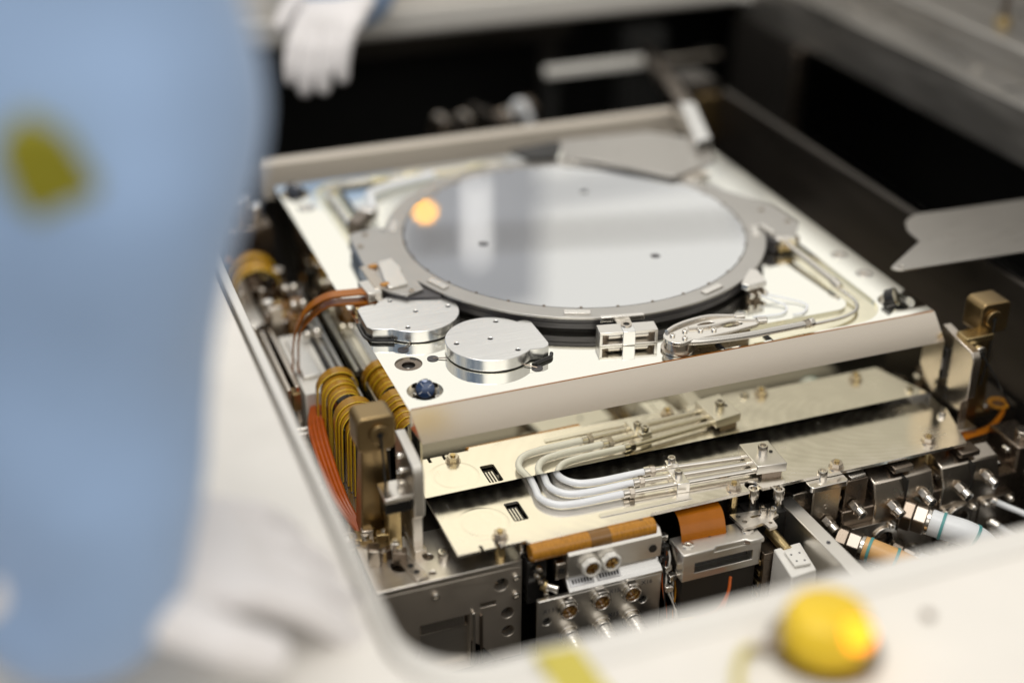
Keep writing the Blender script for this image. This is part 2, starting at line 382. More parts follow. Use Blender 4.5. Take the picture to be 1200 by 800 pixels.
# carriage under the stage
structure('tub_floor', MB().box(-312, 300, -541, -466, -200, -194), 'liner')
ca = thing('carriage_base', 'dark machined carriage plate under the mirrored stage', 'carriage', (10, -30, -252))
MB().box(-285, 318, -232, 205, -190, -100).build('deck', 'steel', ca, 1.5)
MB().box(-150, 160, -226, 200, -252, -190).build('pedestal', 'chamber', ca)
MB().box(-175, 180, -150, 190, -99.5, -70.5).build('lift_unit', 'black', ca, 2)
for x, y in ((-262, -120), (-262, -170), (-272, 60), (-240, 150), (285, -190), (268, -212), (300, -150), (286, -60), (300, 40)): screw(ca, x, y, -100, 5, 5)

# ================================================================== wafer stage
st = thing('wafer_stage', 'square silver wafer stage with gleaming top and beige slanted front band', 'stage', (2, 0, -71))
def Lband(xo, yo, xi, yi, ro, ri, ey, ex, sx, sy):
    """L-shaped groove outline: outer corner (xo,yo), inner corner (xi,yi); ends at y=ey and x=ex"""
    o = [(xo, ey)]
    for i in range(9):
        a = PI/2*i/8; o.append((xo-sx*ro*(1-math.cos(a)), yo-sy*ro*(1-math.sin(a))))
    o += [(ex, yo), (ex, yi)]
    for i in range(9):
        a = PI/2*(1-i/8); o.append((xi-sx*ri*(1-math.cos(a)), yi-sy*ri*(1-math.sin(a))))
    o.append((xi, ey)); return o
gR = Lband(189, -216.5, 166, -191, 34, 15, -40, 16, 1, -1)
gL = Lband(-188, 214, -164, 191, 30, 6, 62, 10, -1, 1)
holes = [circ(-201, -197, 13.5, 32), circ(205, -194, 15, 32), circ(-205, 196, 14, 32), circ(206, 198, 14, 32), circ(-200.6, -155, 10.6, 32),
         circ(208.7, -101.4, 7.2, 24), circ(208.6, -141, 7.2, 24), circ(-203, 160, 8, 24), gR, gL]
MB().prism([(-220, -220), (224, -220), (224, 220), (-220, 220)], -14, 0, holes=holes).build('top_mirror', 'mirror_top', st)
MB().prism(gR, -4, -2.5).build('groove_floor', 'groove', st); MB().prism(gL, -4, -2.5).build('groove_floor', 'groove', st)
MB().box(-217, 222, -213, 219, -69, -14.2).build('core', 'black_gloss', st)
MB().box(-219.5, -217.2, -213, 219, -69, -14.3).build('side_mirror', 'mirror_side', st)
MB().box(222.2, 224, -213, 219, -69, -14.3).build('side_mirror', 'mirror_side', st)
MB().hexa([(-214, -230, -24), (231, -230, -24), (-214, -216, -24), (231, -216, -24), (-220, -220.2, 0), (224, -220.2, 0), (-220, -213.5, -14.1), (224, -213.5, -14.1)]).build('bevel_band', 'band', st)
MB().box(-214, 231, -229.6, -216.2, -71, -24.05).build('front_mirror', 'mirror_side', st)
MB().box(-227, 236, 250, 266, -26, 12).build('rear_bar', 'bar_paint', st, 1.5)
MB().box(-200, 205, 219.2, 249.8, -69, -24).build('rear_web', 'black', st)
MB().box(-219, 223, -219.6, -219.0, 0.05, 0.45).build('edge_line', 'kapton_brown', st)
# sensors in the corner wells
hl = MB().ring((-200.6, -155), 10.4, 5.2, -3, -1.2, 40).build('well_ring', 'steel_dark', st)
MB().cyl((-200.6, -155, -8), (-200.6, -155, -3.5), 5.4, seg=24).build('bore', 'black', hl); MB().cyl((-202, -158.5, -3.4), (-202, -158.5, -2.2), 1.4, seg=10).build('pin', 'steel_bright', hl)
def lens(c, r, d, mface, mbody, L):
    d = Vector(d).normalized(); c = Vector(c)
    b = MB().cyl(c-d*L, c, r, seg=28).build('lens_barrel', mbody, st, 0.6)
    g = MB(); prof = 6
    R = Vector((0, 0, 1)).rotation_difference(d).to_matrix()
    g.tube([c, c+d*0.8, c+d*1.5], [r*0.93, r*0.75, r*0.3], 28).build('lens', mface, b)
    return b, R, c, d, r
b_, R_, c_, d_, r_ = lens((-201.5, -199.5, 2.8), 7.2, (-0.25, -0.86, 0.44), 'lens_blue', 'glass_dark', 9)
for a in (0.35, 1.9):
    e = R_ @ Vector((math.cos(a), math.sin(a), 0))*r_*0.82
    MB().cyl(c_+d_*1.3-e, c_+d_*1.3+e, 0.16, seg=6).build('cross_hair', 'label_white', b_)
for dx, dy in ((-9, -3), (8.5, -4.5), (-5, 6)): screw(st, -201+dx, -197+dy, -7, 2.4, 3)
MB().ring((-201, -197), 13.4, 9.8, -12, -7, 32).build('well_ring', 'steel', st)
lens((203, -196, 5.0), 8.0, (0.62, -0.62, 0.48), 'groove', 'black_gloss', 8)
MB().ring((205, -194), 14.8, 10.5, -9, -4, 32).build('well_ring', 'silver', st)
lens((-207, 196, 4), 8.0, (-0.5, -0.7, 0.5), 'glass_dark', 'black_gloss', 7); MB().ring((-205, 196), 13.9, 10, -9, -5, 32).build('well_ring', 'steel', st)
for x, y in ((208.7, -101.4), (208.6, -141), (-203, 160)):
    MB().ring((x, y), 6.6, 3.2, -6, 0.8, 24).build('bushing', 'steel_bright', st, 0.4); screw(st, x, y, -6, 3.0, 5)
for x, y in ((-86, 203), (-20, 202), (-120, 203)): MB().box(x-9, x+9, y-5, y+5, -2.4, 4).build('cable_clip', 'groove', st, 1)
MB().tube(smooth([(-176, 90, 1), (-176, 150, 1), (-176, 185, 1), (-160, 202, 1), (-100, 203, 1), (10, 203, 1)], 8), 2.6, 10).build('cable', 'silver', st)
MB().box(-164.5, -161.5, 70, 190, 0.05, 2.0).box(-162, -104, 188.5, 191.8, 0.05, 2.0).build('groove_shade_strip', 'black', st, 0.4)  # black strips stand in for the shaded wall along the groove's inner edges
# conduit: manifold tube to coupling, flexible cable round the corner, coupling, tube to the table lug
MB().tube([(112, -211, 5), (116, -210.5, 5)], 4.0, 14).build('coupling', 'steel_bright', st, 0.4)
MB().tube([(107, -211.5, 5), (112, -211, 5)], 3.4, 6).build('coupling', 'steel', st)
MB().tube(smooth([(116, -210.5, 3), (146, -206, 1.5), (164, -198, 1.2), (172, -184, 1.2), (170.5, -163, 2.5)], 8), 1.5, 10).build('cable', 'silver', st)
MB().tube([(170.3, -163, 4), (170, -152, 5.5)], 3.6, 14).build('coupling', 'steel_bright', st, 0.4)
MB().tube([(170, -152, 5.5), (168, -72, 8)], 2.6, 14).build('conduit', 'steel_bright', st)

# ------------------------------------------------------------------ wafer table and wafer
wt = thing('wafer_table', 'grey ceramic wafer table ring with two side lugs on the mirrored stage', 'wafer table', (0, 0, 0))
lug = [(-150, 66), (-184, 60), (-190, 54), (-193, 2), (-193, -52), (-188, -60), (-176, -72), (-150, -80), (-140, 0)]
lugR = [(150, 66), (165, 34), (180, 10), (192, -12), (194, -55), (178, -78), (158, -80), (146, -66), (140, 0)]
MB().lathe([(0.01, 1.2), (158, 1.2), (158, 3.4), (166, 3.6), (166, 8.2), (164.6, 8.6), (166, 9.0), (166, 12.4), (0.01, 12.4)], seg=160).build('table_body', 'table_side', wt)
MB().ring((0, 0), 167.5, 150.9, 12.4, 14.3, 160).build('table_ring', 'ceramic', wt, 0.4)
for L in (lug, lugR):
    MB().prism([(x*0.995, y) for x, y in L], 2, 12.2).build('lug_body', 'table_side', wt, 0.4)
    q = [p for p in L if abs(p[0]) > 145]
    inner = [(168.2*math.cos(a), 168.2*math.sin(a)) for a in [math.radians(t) for t in ((155, 162, 170, 178, 186, 194, 202) if L is lug else (-24, -16, -8, 0, 8, 16, 22))]]
    if L is lug: o_ = [(-159, 64), (-184, 60), (-190, 54), (-193, 2), (-193, -52), (-188, -60), (-176, -72), (-160, -66)]+inner[::-1][:0]
    else: o_ = [(159, 60), (166, 34), (180, 10), (192, -12), (194, -55), (178, -78), (156, -72)]
    MB().prism(o_, 12.3, 14.25).build('lug_top', 'ceramic', wt, 0.4)
for a in (203, 248, 291.6, 338, 158, 113, 68, 22):
    a = math.radians(a); MB().obox((159.3*math.cos(a), 159.3*math.sin(a), 15.0), 6, 21, 1.4, a).build('tab', 'silver', wt, 0.3)
for k in range(32):
    a = 2*PI*k/32+0.03; MB().cyl((150.2*math.cos(a), 150.2*math.sin(a), 13.2), (150.2*math.cos(a), 150.2*math.sin(a), 14.7), 1.3, seg=10).build('edge_pin', 'steel_dark', wt)
lp = MB().prism([(-182, -9), (-169, -5), (-166.5, -28), (-168.5, -30), (-170, -56), (-187, -58), (-186, -40)], 14.3, 16.4).build('lug_plate', 'silver', wt, 0.5)
for y in (-14, -50): MB().obox((-187.5, y, 15.6), 7, 5, 2, 0.2).build('flex_stub', 'kapton', wt, 0.3)
for p in ((-176, 52), (-186, 30), (-170, -66), (186, -50), (176, -20)): screw(wt, p[0], p[1], 14.3, 2.6, 1.2, m='steel')
MB().obox((-193, -32, 11), 10, 44, 9, 0.02).build('lug_connector', 'steel', wt, 0.6)
MB().obox((-200, -48, 11), 12, 24, 8, 0.1).build('lug_connector', 'alu', wt, 0.6)
MB().cyl((-195, -62, 1), (-195, -62, 9), 3.2, seg=14).build('lug_foot', 'silver', wt, 0.4); MB().cyl((-203, -66, 1), (-203, -66, 7), 2.6, seg=14).build('lug_foot', 'silver', wt, 0.4)
MB().obox((-170, 92, 8), 26, 12, 13, 0.9).build('latch', 'steel_dark', wt, 1); MB().obox((-160, 104, 11), 12, 18, 10, 0.9).build('latch', 'silver', wt, 1)
MB().tube(smooth([(-150, 118, 8), (-146, 140, 9), (-140, 160, 6), (-120, 172, 5), (-70, 186, 4)], 6), 4.2, 10).build('vacuum_hose', 'hose_white', wt)
MB().obox((158, -62, 16), 5, 20, 2, 0.1).build('lug_strip', 'silver', wt, 0.3)
MB().obox((168, -76, 9), 18, 9, 9, -0.2).build('lug_connector', 'silver', wt, 0.7)
for dx in (0, 6, 12): MB().cyl((160+dx, -80, 6), (160+dx, -86, 6), 2.2, seg=12).build('lug_pin', 'brass', wt)
MB().obox((178, -72, 8), 9, 12, 7, 0).build('lug_connector', 'steel_dark', wt, 0.6)
clp = MB().prism([(86, -147), (90, -152), (108, -150), (112, -128), (106, -124), (95, -136)], 9.5, 14.4).build('edge_clip', 'silver', wt, 0.7)
MB().prism([(92, -148), (106, -147), (108, -130), (96, -138)], 0.6, 9.4).build('clip_foot', 'steel_dark', wt)
for x, y in ((93, -153), (100, -154), (106, -153)): MB().cyl((x, y+5, 6), (x, y-2, 5), 2.2, seg=12).build('clip_port', 'steel_bright', wt, 0.3)
MB().tube(smooth([(101, -156, 5), (108, -163, 3), (114, -173, 1.6), (104, -183, 1.4), (80, -180, 1.2)], 8), 0.9, 8).build('capillary', 'hose_clear', wt)
MB().tube(smooth([(106, -155, 5), (120, -162, 2.5), (131, -176, 1.6), (122, -187, 1.4), (112, -188, 1.4)], 8), 0.9, 8).build('capillary', 'hose_clear', wt)
pr = 85.8
ph = [(pr*math.cos(3.1525+k*2*PI/3), pr*math.sin(3.1525+k*2*PI/3)) for k in range(3)]
wf = MB().prism(circ(0, 0, 150, 160), 12.5, 14.0, holes=[circ(x, y, 4.2, 20) for x, y in ph]).build('wafer', 'wafer', None, origin=(0, 0, 12.5))
tag(wf, 'large round mirror bright wafer disc with three small pin holes', 'wafer')

# ------------------------------------------------------------------ edge clamp in front of the table
ec = thing('edge_clamp', 'silver rectangular clamp with open windows against the wafer table rim', 'clamp', (-33, -178, 0))
def lo(c, a):
    ca_, sa_ = math.cos(a), math.sin(a); return lambda u, v, w_: (c[0]+u*ca_-v*sa_, c[1]+u*sa_+v*ca_, w_)
a = math.radians(-11.5); T = lo((-31, -179), a)
def lbox(T, x0, x1, y0, y1, z0, z1): return MB().prism([(x0, y0), (x1, y0), (x1, y1), (x0, y1)], z0, z1, M3=T)
lbox(T, -23, 23, -7, 7, 9.8, 12).build('top_plate', 'alu', ec, 0.4)
lbox(T, -23, 23, -7, 7, 0.2, 1.6).build('base_plate', 'alu', ec, 0.3)
lbox(T, -23, -20.6, -7, 7, 1.7, 9.7).build('end_plate', 'alu', ec, 0.3); lbox(T, 20.6, 23, -7, 7, 1.7, 9.7).build('end_plate', 'alu', ec, 0.3)
lbox(T, -20.5, 20.5, 3, 6.8, 1.7, 9.7).build('back_plate', 'steel_dark', ec)
lbox(T, -5, 5, -8.4, 2, 0.4, 12.6).build('centre_pad', 'brushed', ec, 0.4)
MB().cyl(T(-15, 1, 5.5), T(-5.2, 1, 5.5), 3.4, seg=16).build('roller', 'steel_bright', ec, 0.4); MB().cyl(T(5.2, 1, 5.5), T(17, 1, 5.5), 3.4, seg=16).build('roller', 'steel_bright', ec, 0.4)
MB().ring(T(0, 3, 0)[:2], 4.4, 2.6, 12.0, 13.4, 24).build('ring', 'steel', ec); MB().cyl(T(0, 3, 12.05), T(0, 3, 12.5), 2.6, seg=16).build('bore', 'black', ec)
lbox(T, -18, 17, 13.5, 17.5, 10.5, 14.6).build('contact_bar', 'silver', ec, 0.4); lbox(T, -6, 6, 7.1, 13.4, 6, 11).build('link', 'alu', ec, 0.4)

# ------------------------------------------------------------------ keyhole-shaped caps
def cap(c, r, tab, hol, label, wire, pads):
    t = thing('sensor_cap', label, 'sensor cap', (c[0], c[1], 0), 'keyhole shaped silver caps on the stage corner')
    a0, a1 = tab[0], tab[1]; o = []
    n = 40
    for i in range(n+1):
        a = a0+(a1-a0)*i/n; o.append((c[0]+r*math.cos(a), c[1]+r*math.sin(a)))
    o += tab[2]
    MB().prism([(c[0]+(x-c[0])*0.955, c[1]+(y-c[1])*0.955) for x, y in o], 0.1, 1.1).build('base_pad', 'black', t)
    MB().prism(o, 1.0, 10.4, holes=[circ(c[0], c[1], 1.9, 14)]+[circ(x, y, 1.9, 14) for x, y in hol]).build('cap', 'brushed', t, 0.5)
    for x, y in [c]+hol: MB().cyl((x, y, 6), (x, y, 9.9), 1.8, seg=12).build('bore', 'black', t)
    MB().tube(smooth(wire, 8), 1.5, 10).build('cable', 'black_gloss', t)
    for (px, py), e in pads:
        d = MB().cyl((px, py, 0.05), (px, py, 0.5), 4.4, seg=24).build('contact_pad', 'table_side', t); MB().cyl((px, py, 0.6), (e[0], e[1], 1.2), 0.45, seg=6).build('wire', 'steel_dark', d)
    return t
c1 = (-175.5, -93.8)
cap(c1, 34.6, (math.radians(-140), math.radians(143), [(-208, -71), (-215, -72), (-218.5, -76), (-219, -106), (-216, -111.5), (-206, -115)]),
    [(-189.4, -69.7), (-148.7, -94.3), (-189.3, -117.8)], 'keyhole shaped silver cap with its square tab towards the flex cables',
    [(-220.4, -84, 1.7), (-220.8, -96, 1.7), (-220.4, -107, 1.7), (-216.5, -113.6, 1.7), (-207, -117.6, 1.7), (-201, -120, 1.8)], [((-198, -133), (-188, -124)), ])
c2 = (-135.6, -156.7)
cap(c2, 34.8, (math.radians(33), math.radians(310), [(-103, -184.5), (-98, -182.5), (-96, -178), (-96, -141), (-98.5, -137.8), (-104, -136.8)]),
    [(-122, -132), (-162.4, -155.5), (-122, -180.4)], 'keyhole shaped silver cap with its square tab towards the edge clamp',
    [(-94.4, -180, 1.7), (-97, -184.6, 1.7), (-103, -187.2, 1.7), (-111, -190.0, 1.7), (-114, -191.4, 1.6)], [((-181, -154), (-171, -158)), ((-112, -195), (-120, -188))])

# ------------------------------------------------------------------ hose manifold by the front edge
hm = thing('hose_manifold', 'pear shaped steel manifold with two oval windows near the stage front edge', 'manifold', (20, -205, 0))
hd = [(0+11.5*math.cos(math.radians(t)), -205+11.5*math.sin(math.radians(t))) for t in range(95, 271, 14)]
out = hd+[(8, -214), (40, -212), (66, -209), (72, -205), (68, -200), (60, -196), (50, -187), (38, -184), (20, -189)]
def oval(cx, cy, a_, b_, r): return [(cx+a_*math.cos(t)*math.cos(r)-b_*math.sin(t)*math.sin(r), cy+a_*math.cos(t)*math.sin(r)+b_*math.sin(t)*math.cos(r)) for t in [2*PI*i/20 for i in range(20)]]
MB().prism(out, 8.6, 11.6, holes=[oval(29, -195, 7.5, 3.2, 0.05), oval(48, -203, 9, 3.2, 0.05)]).build('body', 'steel_bright', hm, 0.6)
MB().lathe([(0.01, 0.4), (13, 0.4), (13, 2.2), (10.6, 2.4), (10.2, 8.5), (0.01, 8.5)], (0, -205, 0), 40).build('hub', 'steel', hm)
MB().box(18, 66, -200, -192, 0.3, 8.5).build('foot', 'steel_dark', hm)
for x, y in ((-4, -203), (8, -200), (20, -203), (3, -210), (30, -206)): screw(hm, x, y, 11.6, 2.2, 1.6)
MB().tube(smooth([(2, -211, 9), (20, -214.5, 8.5), (55, -215, 7), (107, -211.5, 5)], 8), 2.9, 14).build('feed_tube', 'silver', hm)
MB().tube(smooth([(-6, -197, 12.2), (4, -192, 12.6), (18, -188, 12.6), (36, -186, 12.2), (56, -190.5, 11)], 6), 1.9, 10).build('feed_tube', 'steel_bright', hm)
MB().tube(smooth([(12, -198, 12.2), (30, -200.5, 12.4), (52, -198.5, 12.0), (68, -202.5, 11)], 6), 1.7, 10).build('feed_tube', 'steel_bright', hm)
for x, y in ((56, -190.8), (69, -203)): MB().cyl((x, y, 11), (x+8, y-1.5, 11), 3.2, seg=16).build('end_fitting', 'steel_bright', hm, 0.5)
for x in (34, 76): MB().box(x, x+0.9, -217.5, -203, -2.4, 0.3).build('cross_strip', 'ink', hm)  # two thin dark strips across the groove

# ------------------------------------------------------------------ robot gripper over the far rim of the table
rg = thing('robot_gripper', 'flat pale gripper plate on a slim arm reaching over the far wafer edge', 'gripper', (120, 120, 20))
MB().prism([(67, 197), (60, 172), (50, 152), (80, 131), (106, 102), (132, 70), (158, 80), (188, 92), (208, 146), (163, 190)], 16.5, 18.5).build('blade', 'flange', rg, 0.6)
MB().prism([(10, 188), (66, 196), (60, 176), (48, 156), (20, 162)], 15.5, 19).build('pad', 'black', rg, 0.6)
MB().hexa([(180, 120, 18.6), (202, 124, 18.6), (210, 222, 16), (230, 214, 16), (182, 122, 30), (200, 124, 30), (212, 222, 34), (228, 214, 34)]).build('lit_arm_end', 'brushed', rg, 1.5)  # paler metal than the arm behind, painting in its lit end
MB().hexa([(211, 222.5, 17), (229, 214.5, 17), (352, 600, -46), (364, 592, -46), (212, 222.5, 33), (228, 214.5, 33), (352, 600, -30), (364, 592, -30)]).build('arm', 'steel_dark', rg, 1.5)
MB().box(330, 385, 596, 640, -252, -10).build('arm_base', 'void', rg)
MB().hexa([(140, 74, 14.6), (168, 84, 14.6), (150, 62, 14.6), (172, 70, 14.6), (140, 74, 16.4), (168, 84, 16.4), (150, 62, 16.4), (172, 70, 16.4)]).build('finger', 'steel', rg, 0.4)

# ================================================================== front plate under the stage mirror
cp = thing('cover_plate', 'swirl polished nickel cover plate lying under the stage front mirror', 'cover plate', (5, -240, -82.5))
def slot(x0, x1, y0, y1): return rrect(x0, x1, y0, y1, 1.6, 3)
po = [(-209, -172), (-209, -292)]
po += [(-192, -292), (-192, -286), (-189.5, -286), (-189.5, -292), (-180, -292), (-180, -286), (-177.5, -286), (-177.5, -292), (-158, -292), (-156, -296), (-62, -296), (-60, -293)]
po += [(22, -293), (22, -289)]+[(27+5.5*math.cos(math.radians(t)), -286.5+5.5*math.sin(math.radians(t))) for t in range(205, -26, -23)]+[(33, -293), (84, -293), (92, -294), (216, -294), (232, -246), (232, -172)]
MB().prism(po, -82.5, -80, holes=[slot(-157.5, -146, -268, -244)]).build('sheet', 'plate', cp, 0.25)
MB().box(-156.5, -147, -267, -245, -92, -84).build('slot_socket', 'black', cp)
for x in (-154.2, -151.8, -149.4): MB().box(x-0.5, x+0.5, -263, -248, -84, -83).build('slot_contact', 'silver', cp)
for x, y in ((-174, -282), (188, -282), (12, -286), (100, -288)): nut(cp, x, y, -80)
for x, y in ((-174, -282), (188, -282), (12, -286), (100, -288), (150, -236), (-180, -240), (60, -200)): MB().cyl((x, y, -99.8), (x, y, -82.6), 4, seg=16).build('standoff', 'brass', cp)
screw(cp, 222, -252, -80, 3.2, 3.5)
for cx, cy in ((-180, -262),):
    MB().lathe([(14.5, -79.99), (16.2, -79.86), (18.2, -79.86), (20, -79.99)], (cx, cy, 0), 48).build('pressed_ring', 'plate', cp)
MB().obox((-60, -284, -79.4), 74, 4, 0.6, -0.02).build('etched_strip', 'silver', cp)
# three coolant lines clamped on it
cl = thing('coolant_lines', 'three clear bent hoses with steel pipes clamped on the cover plate', 'coolant lines', (-40, -255, -80))
FE = [(-42, -247.5), (-56, -258), (-69, -268.5)]; BX = [-108, -120, -132]; PY = [-256.5, -266, -275.5]
for (fx, fy), bx, py in zip(FE, BX, PY):
    z = -75.8
    pts = [(fx, fy, z), (fx-16, fy+0.3, z-.2), (bx+24, fy+1.0, z-.4), (bx+9, fy+5, z-.4), (bx+1, fy+17, z-.4), (bx+2.5, fy+34, z-.4), (bx+6.5, -190, z-.4)]
    MB().tube(smooth(pts, 8), 2.8, 14).build('hose', 'hose_clear', cl)
    MB().cyl((fx-3, fy+.1, z), (fx+2, fy-.1, z), 3.9, seg=16).build('ferrule', 'steel_bright', cl, 0.4)
    MB().tube([(fx+2, fy-.1, z), (fx+6, fy-.5, z)], 4.6, 6).build('hex_collar', 'steel', cl, 0.3)
    MB().cyl((fx+6, fy-.5, z), (38, py, z), 2.5, seg=14).build('pipe', 'steel_bright', cl)
MB().prism([(-31, -277), (-21, -278.5), (-19, -250), (-29, -248.5)], -80, -71.6).build('clamp_block', 'silver', cl, 0.5)
MB().prism([(-29.5, -256), (-20.5, -257), (-20, -250), (-28.5, -249)], -71.5, -68).build('clamp_lug', 'silver', cl, 0.4)
for x, y, z in ((-24.5, -253, -68), (-25, -266, -71.6)): screw(cl, x, y, z, 3.2, 4.4)
MB().prism([(34, -281), (58, -284), (60, -251), (36, -248)], -76, -68.5).build('terminal_block', 'alu', cl, 0.6)
MB().prism([(40, -279), (56, -281), (58, -253), (42, -251)], -80, -76.1).build('terminal_foot', 'steel_dark', cl)
screw(cl, 47.5, -264.5, -68.5, 4.0, 6.5); MB().cyl((54, -266, -68.4), (54, -266, -67.9), 1.5, seg=10).build('pin_hole', 'black', cl)

# ------------------------------------------------------------------ machined block at the left front
def holed_front(name, m, parent, x0, x1, z0, z1, y0, y1, holes, bevel=0.5):
    return MB().prism([(x0, z0), (x1, z0), (x1, z1), (x0, z1)], y0, y1, holes=holes, M3=XZM).build(name, m, parent, bevel)
mb = thing('machined_block', 'machined steel corner block with tapped holes and a milled pocket', 'block', (-212, -262, -252))
holed_front('front_face', 'block_steel', mb, -268, -160, -185, -103.2, -290, -282,
            [circ(-176, -116, 5.5, 24), circ(-171, -143, 5, 24), circ(-170.5, -160, 5, 24), [(-238, -184.5+.2), (-200, -184.3), (-200, -136), (-238, -136)], [(-192, -133), (-180, -133), (-180, -129), (-192, -129)]])
MB().box(-268, -160, -281.8, -232.5, -185, -103.2).build('body', 'steel_dark', mb)
MB().box(-250, -180, -281, -240, -252, -185.2).build('foot', 'chamber', mb)
MB().prism([(-268, -290), (-160, -290), (-158, -270), (-158, -232.5), (-268, -232.5)], -103, -98, holes=[circ(-244, -266, 7, 28), circ(-222, -263, 3.6, 20), circ(-225, -282, 2.4, 16)]).build('top_face', 'block_top', mb, 0.6)
MB().box(-236, -202, -284.5, -282, -150, -137).build('pocket_step', 'steel_bright', mb, 0.5); MB().box(-238, -200, -283.5, -281.9, -184, -151).build('pocket_floor', 'alu', mb)
MB().box(-199, -196.8, -292.5, -290.1, -184, -134).build('rib', 'steel_bright', mb, 0.3); MB().box(-193, -190.8, -292, -290.1, -184, -138).build('rib', 'steel_dark', mb, 0.3)
for z in (-116, -143, -160): MB().cyl((-173, -281.9, z), (-173, -283.5, z), 4.4, seg=20).build('tapped_bore', 'black', mb)
for x, z in ((-226, -112), (-165, -112), (-165, -128)): screw(mb, x, -290, z, 2.8, 2.2, (0, -1, 0))
MB().box(-159.5, -153, -284, -262, -118, -96).build('side_lug', 'steel_bright', mb, 0.8); MB().cyl((-156, -281, -96), (-156, -281, -88), 3.4, seg=16).build('dowel', 'steel_bright', mb, 0.4)
for z in (-124, -131): MB().cyl((-158, -289, z), (-150, -289, z), 2.6, seg=12).build('dowel', 'steel_bright', mb, 0.4)

# ------------------------------------------------------------------ bronze posts and angle brackets either side
def post(name, x, y, label, flip):
    t = thing(name, label, 'post', (x, y, -100), 'bronze posts either side of the stage front')
    MB().prism(rrect(x-14, x+14, -18, 10, 5, 5), y-16, y+6, M3=XZM).build('head', 'bronze', t, 1.2)
    MB().hexa([(x-13, y-9, -99.9), (x+13, y-9, -99.9), (x-13, y+9, -99.9), (x+13, y+9, -99.9), (x-9, y-7, -18.2), (x+9, y-7, -18.2), (x-9, y+5, -18.2), (x+9, y+5, -18.2)]).build('leg', 'bronze', t, 1)
    p = MB().prism(circ(x+2*flip, -4, 7.5, 28), y-18.5, y-16.1, M3=XZM, holes=[circ(x+2*flip, -4, 2.2, 12)]).build('pulley', 'bronze', t, 0.6)
    MB().cyl((x+2*flip, y-19, -4), (x+2*flip, y-16.2, -4), 2.1, seg=12).build('bore', 'black', p)
    MB().tube(smooth([(x+2*flip, y-19, -4), (x+3*flip, y-20, -22), (x+4*flip, y-20, -44), (x+8*flip, y-22, -62)], 6), 0.9, 8).build('wire', 'black', t)
    MB().box(x-16, x+16, y-13, y+13, -99.9, -94).build('foot', 'bronze', t, 0.8)
    for dx in (-11, 11): screw(t, x+dx, y-11, -94, 3.2, 4)
    return t
pL = post('bronze_post', -249, -220, 'bronze post with square head and pulley beside the kapton coils', 1)
pR = post('bronze_post', 268, -225, 'bronze post with square head and pulley by the dark side wall panel', -1)
MB().cyl((249, -246, -27), (249, -254, -27), 6.2, seg=22).build('idler', 'steel_bright', pR, 0.6); MB().cyl((249, -254.2, -27), (249, -255.4, -27), 3, seg=14).build('idler_bore', 'black', pR)
MB().tube(smooth([(250, -256, -28), (262, -262, -48), (276, -262, -70), (290, -258, -86)], 6), 1.0, 8).build('wire', 'black_gloss', pR)
MB().box(240, 263, -245, -236, -99.9, -20).build('idler_arm', 'bronze', pR, 0.8); MB().box(238, 264, -248, -234, -19.8, -14).build('idler_arm_cap', 'brass', pR, 0.6)
MB().box(-246, -236, -246, -232, -99.9, -60).build('side_strap', 'brass', pL, 0.8); MB().box(-248, -236, -252, -232, -59.8, -56).build('side_strap', 'brass', pL, 0.6)
def bracket(sgn, x, label):
    t = thing('angle_bracket', label, 'bracket', (x, -240, -100), 'angle brackets either side of the stage front')
    y0, y1 = -262, -222
    MB().prism([(y0+6, -98), (y0+6, -68), (y0, -62), (y0, -27), (y0+4, -21), (y1+4, -15), (y1+6, -98)], x-4, x+4, M3=YZ).build('web', 'alu' if sgn < 0 else 'steel', t, 0.8)
    MB().box(x-5, x+12*sgn if sgn > 0 else x+5, -262, -236, -99.6, -92).build('foot', 'steel', t, 0.6)
    return t
bL = bracket(-1, -227, 'grey angle bracket standing on the machined corner block')
MB().box(-252, -231.2, -262, -240, -46, -42).build('shelf', 'steel_bright', bL, 0.5); MB().box(-250, -231.2, -255, -240, -60, -46.2).build('shelf_block', 'black_gloss', bL, 0.5)
for y, z in ((-232, -28), (-236, -38), (-230, -44)): screw(bL, -231, y, z, 2.4, 3.2, (-1, 0, 0))
screw(bL, -212, -268, -98, 4.2, 6); screw(bL, -240, -252, -98, 3.5, 5)
bR = bracket(1, 240, 'grey angle bracket beside the bronze post by the dark wall panel')
MB().box(233.2, 235.8, -232, -222, -58, -32).build('switch', 'black_gloss', bR, 0.4); MB().box(231.8, 233.1, -230, -224, -50, -40).build('switch_key', 'silver', bR, 0.3)
for z in (-66, -74): MB().cyl((235.9, -236, z), (235.2, -236, z), 1.8, seg=12).build('pin_hole', 'black', bR)
stp = thing('metal_strap', 'thin steel strap with tapped holes in front of the post by the kapton coils', 'strap', (-240, -262, -98))
MB().obox((-238, -272, -96.6), 10, 34, 2.6, 0.25).build('strap', 'steel', stp, 0.5)
for k in (-8, 0, 8): MB().cyl((-238-k*0.25, -272+k, -95.4), (-238-k*.25, -272+k, -94.9), 2.2, seg=14).build('hole', 'black', stp)

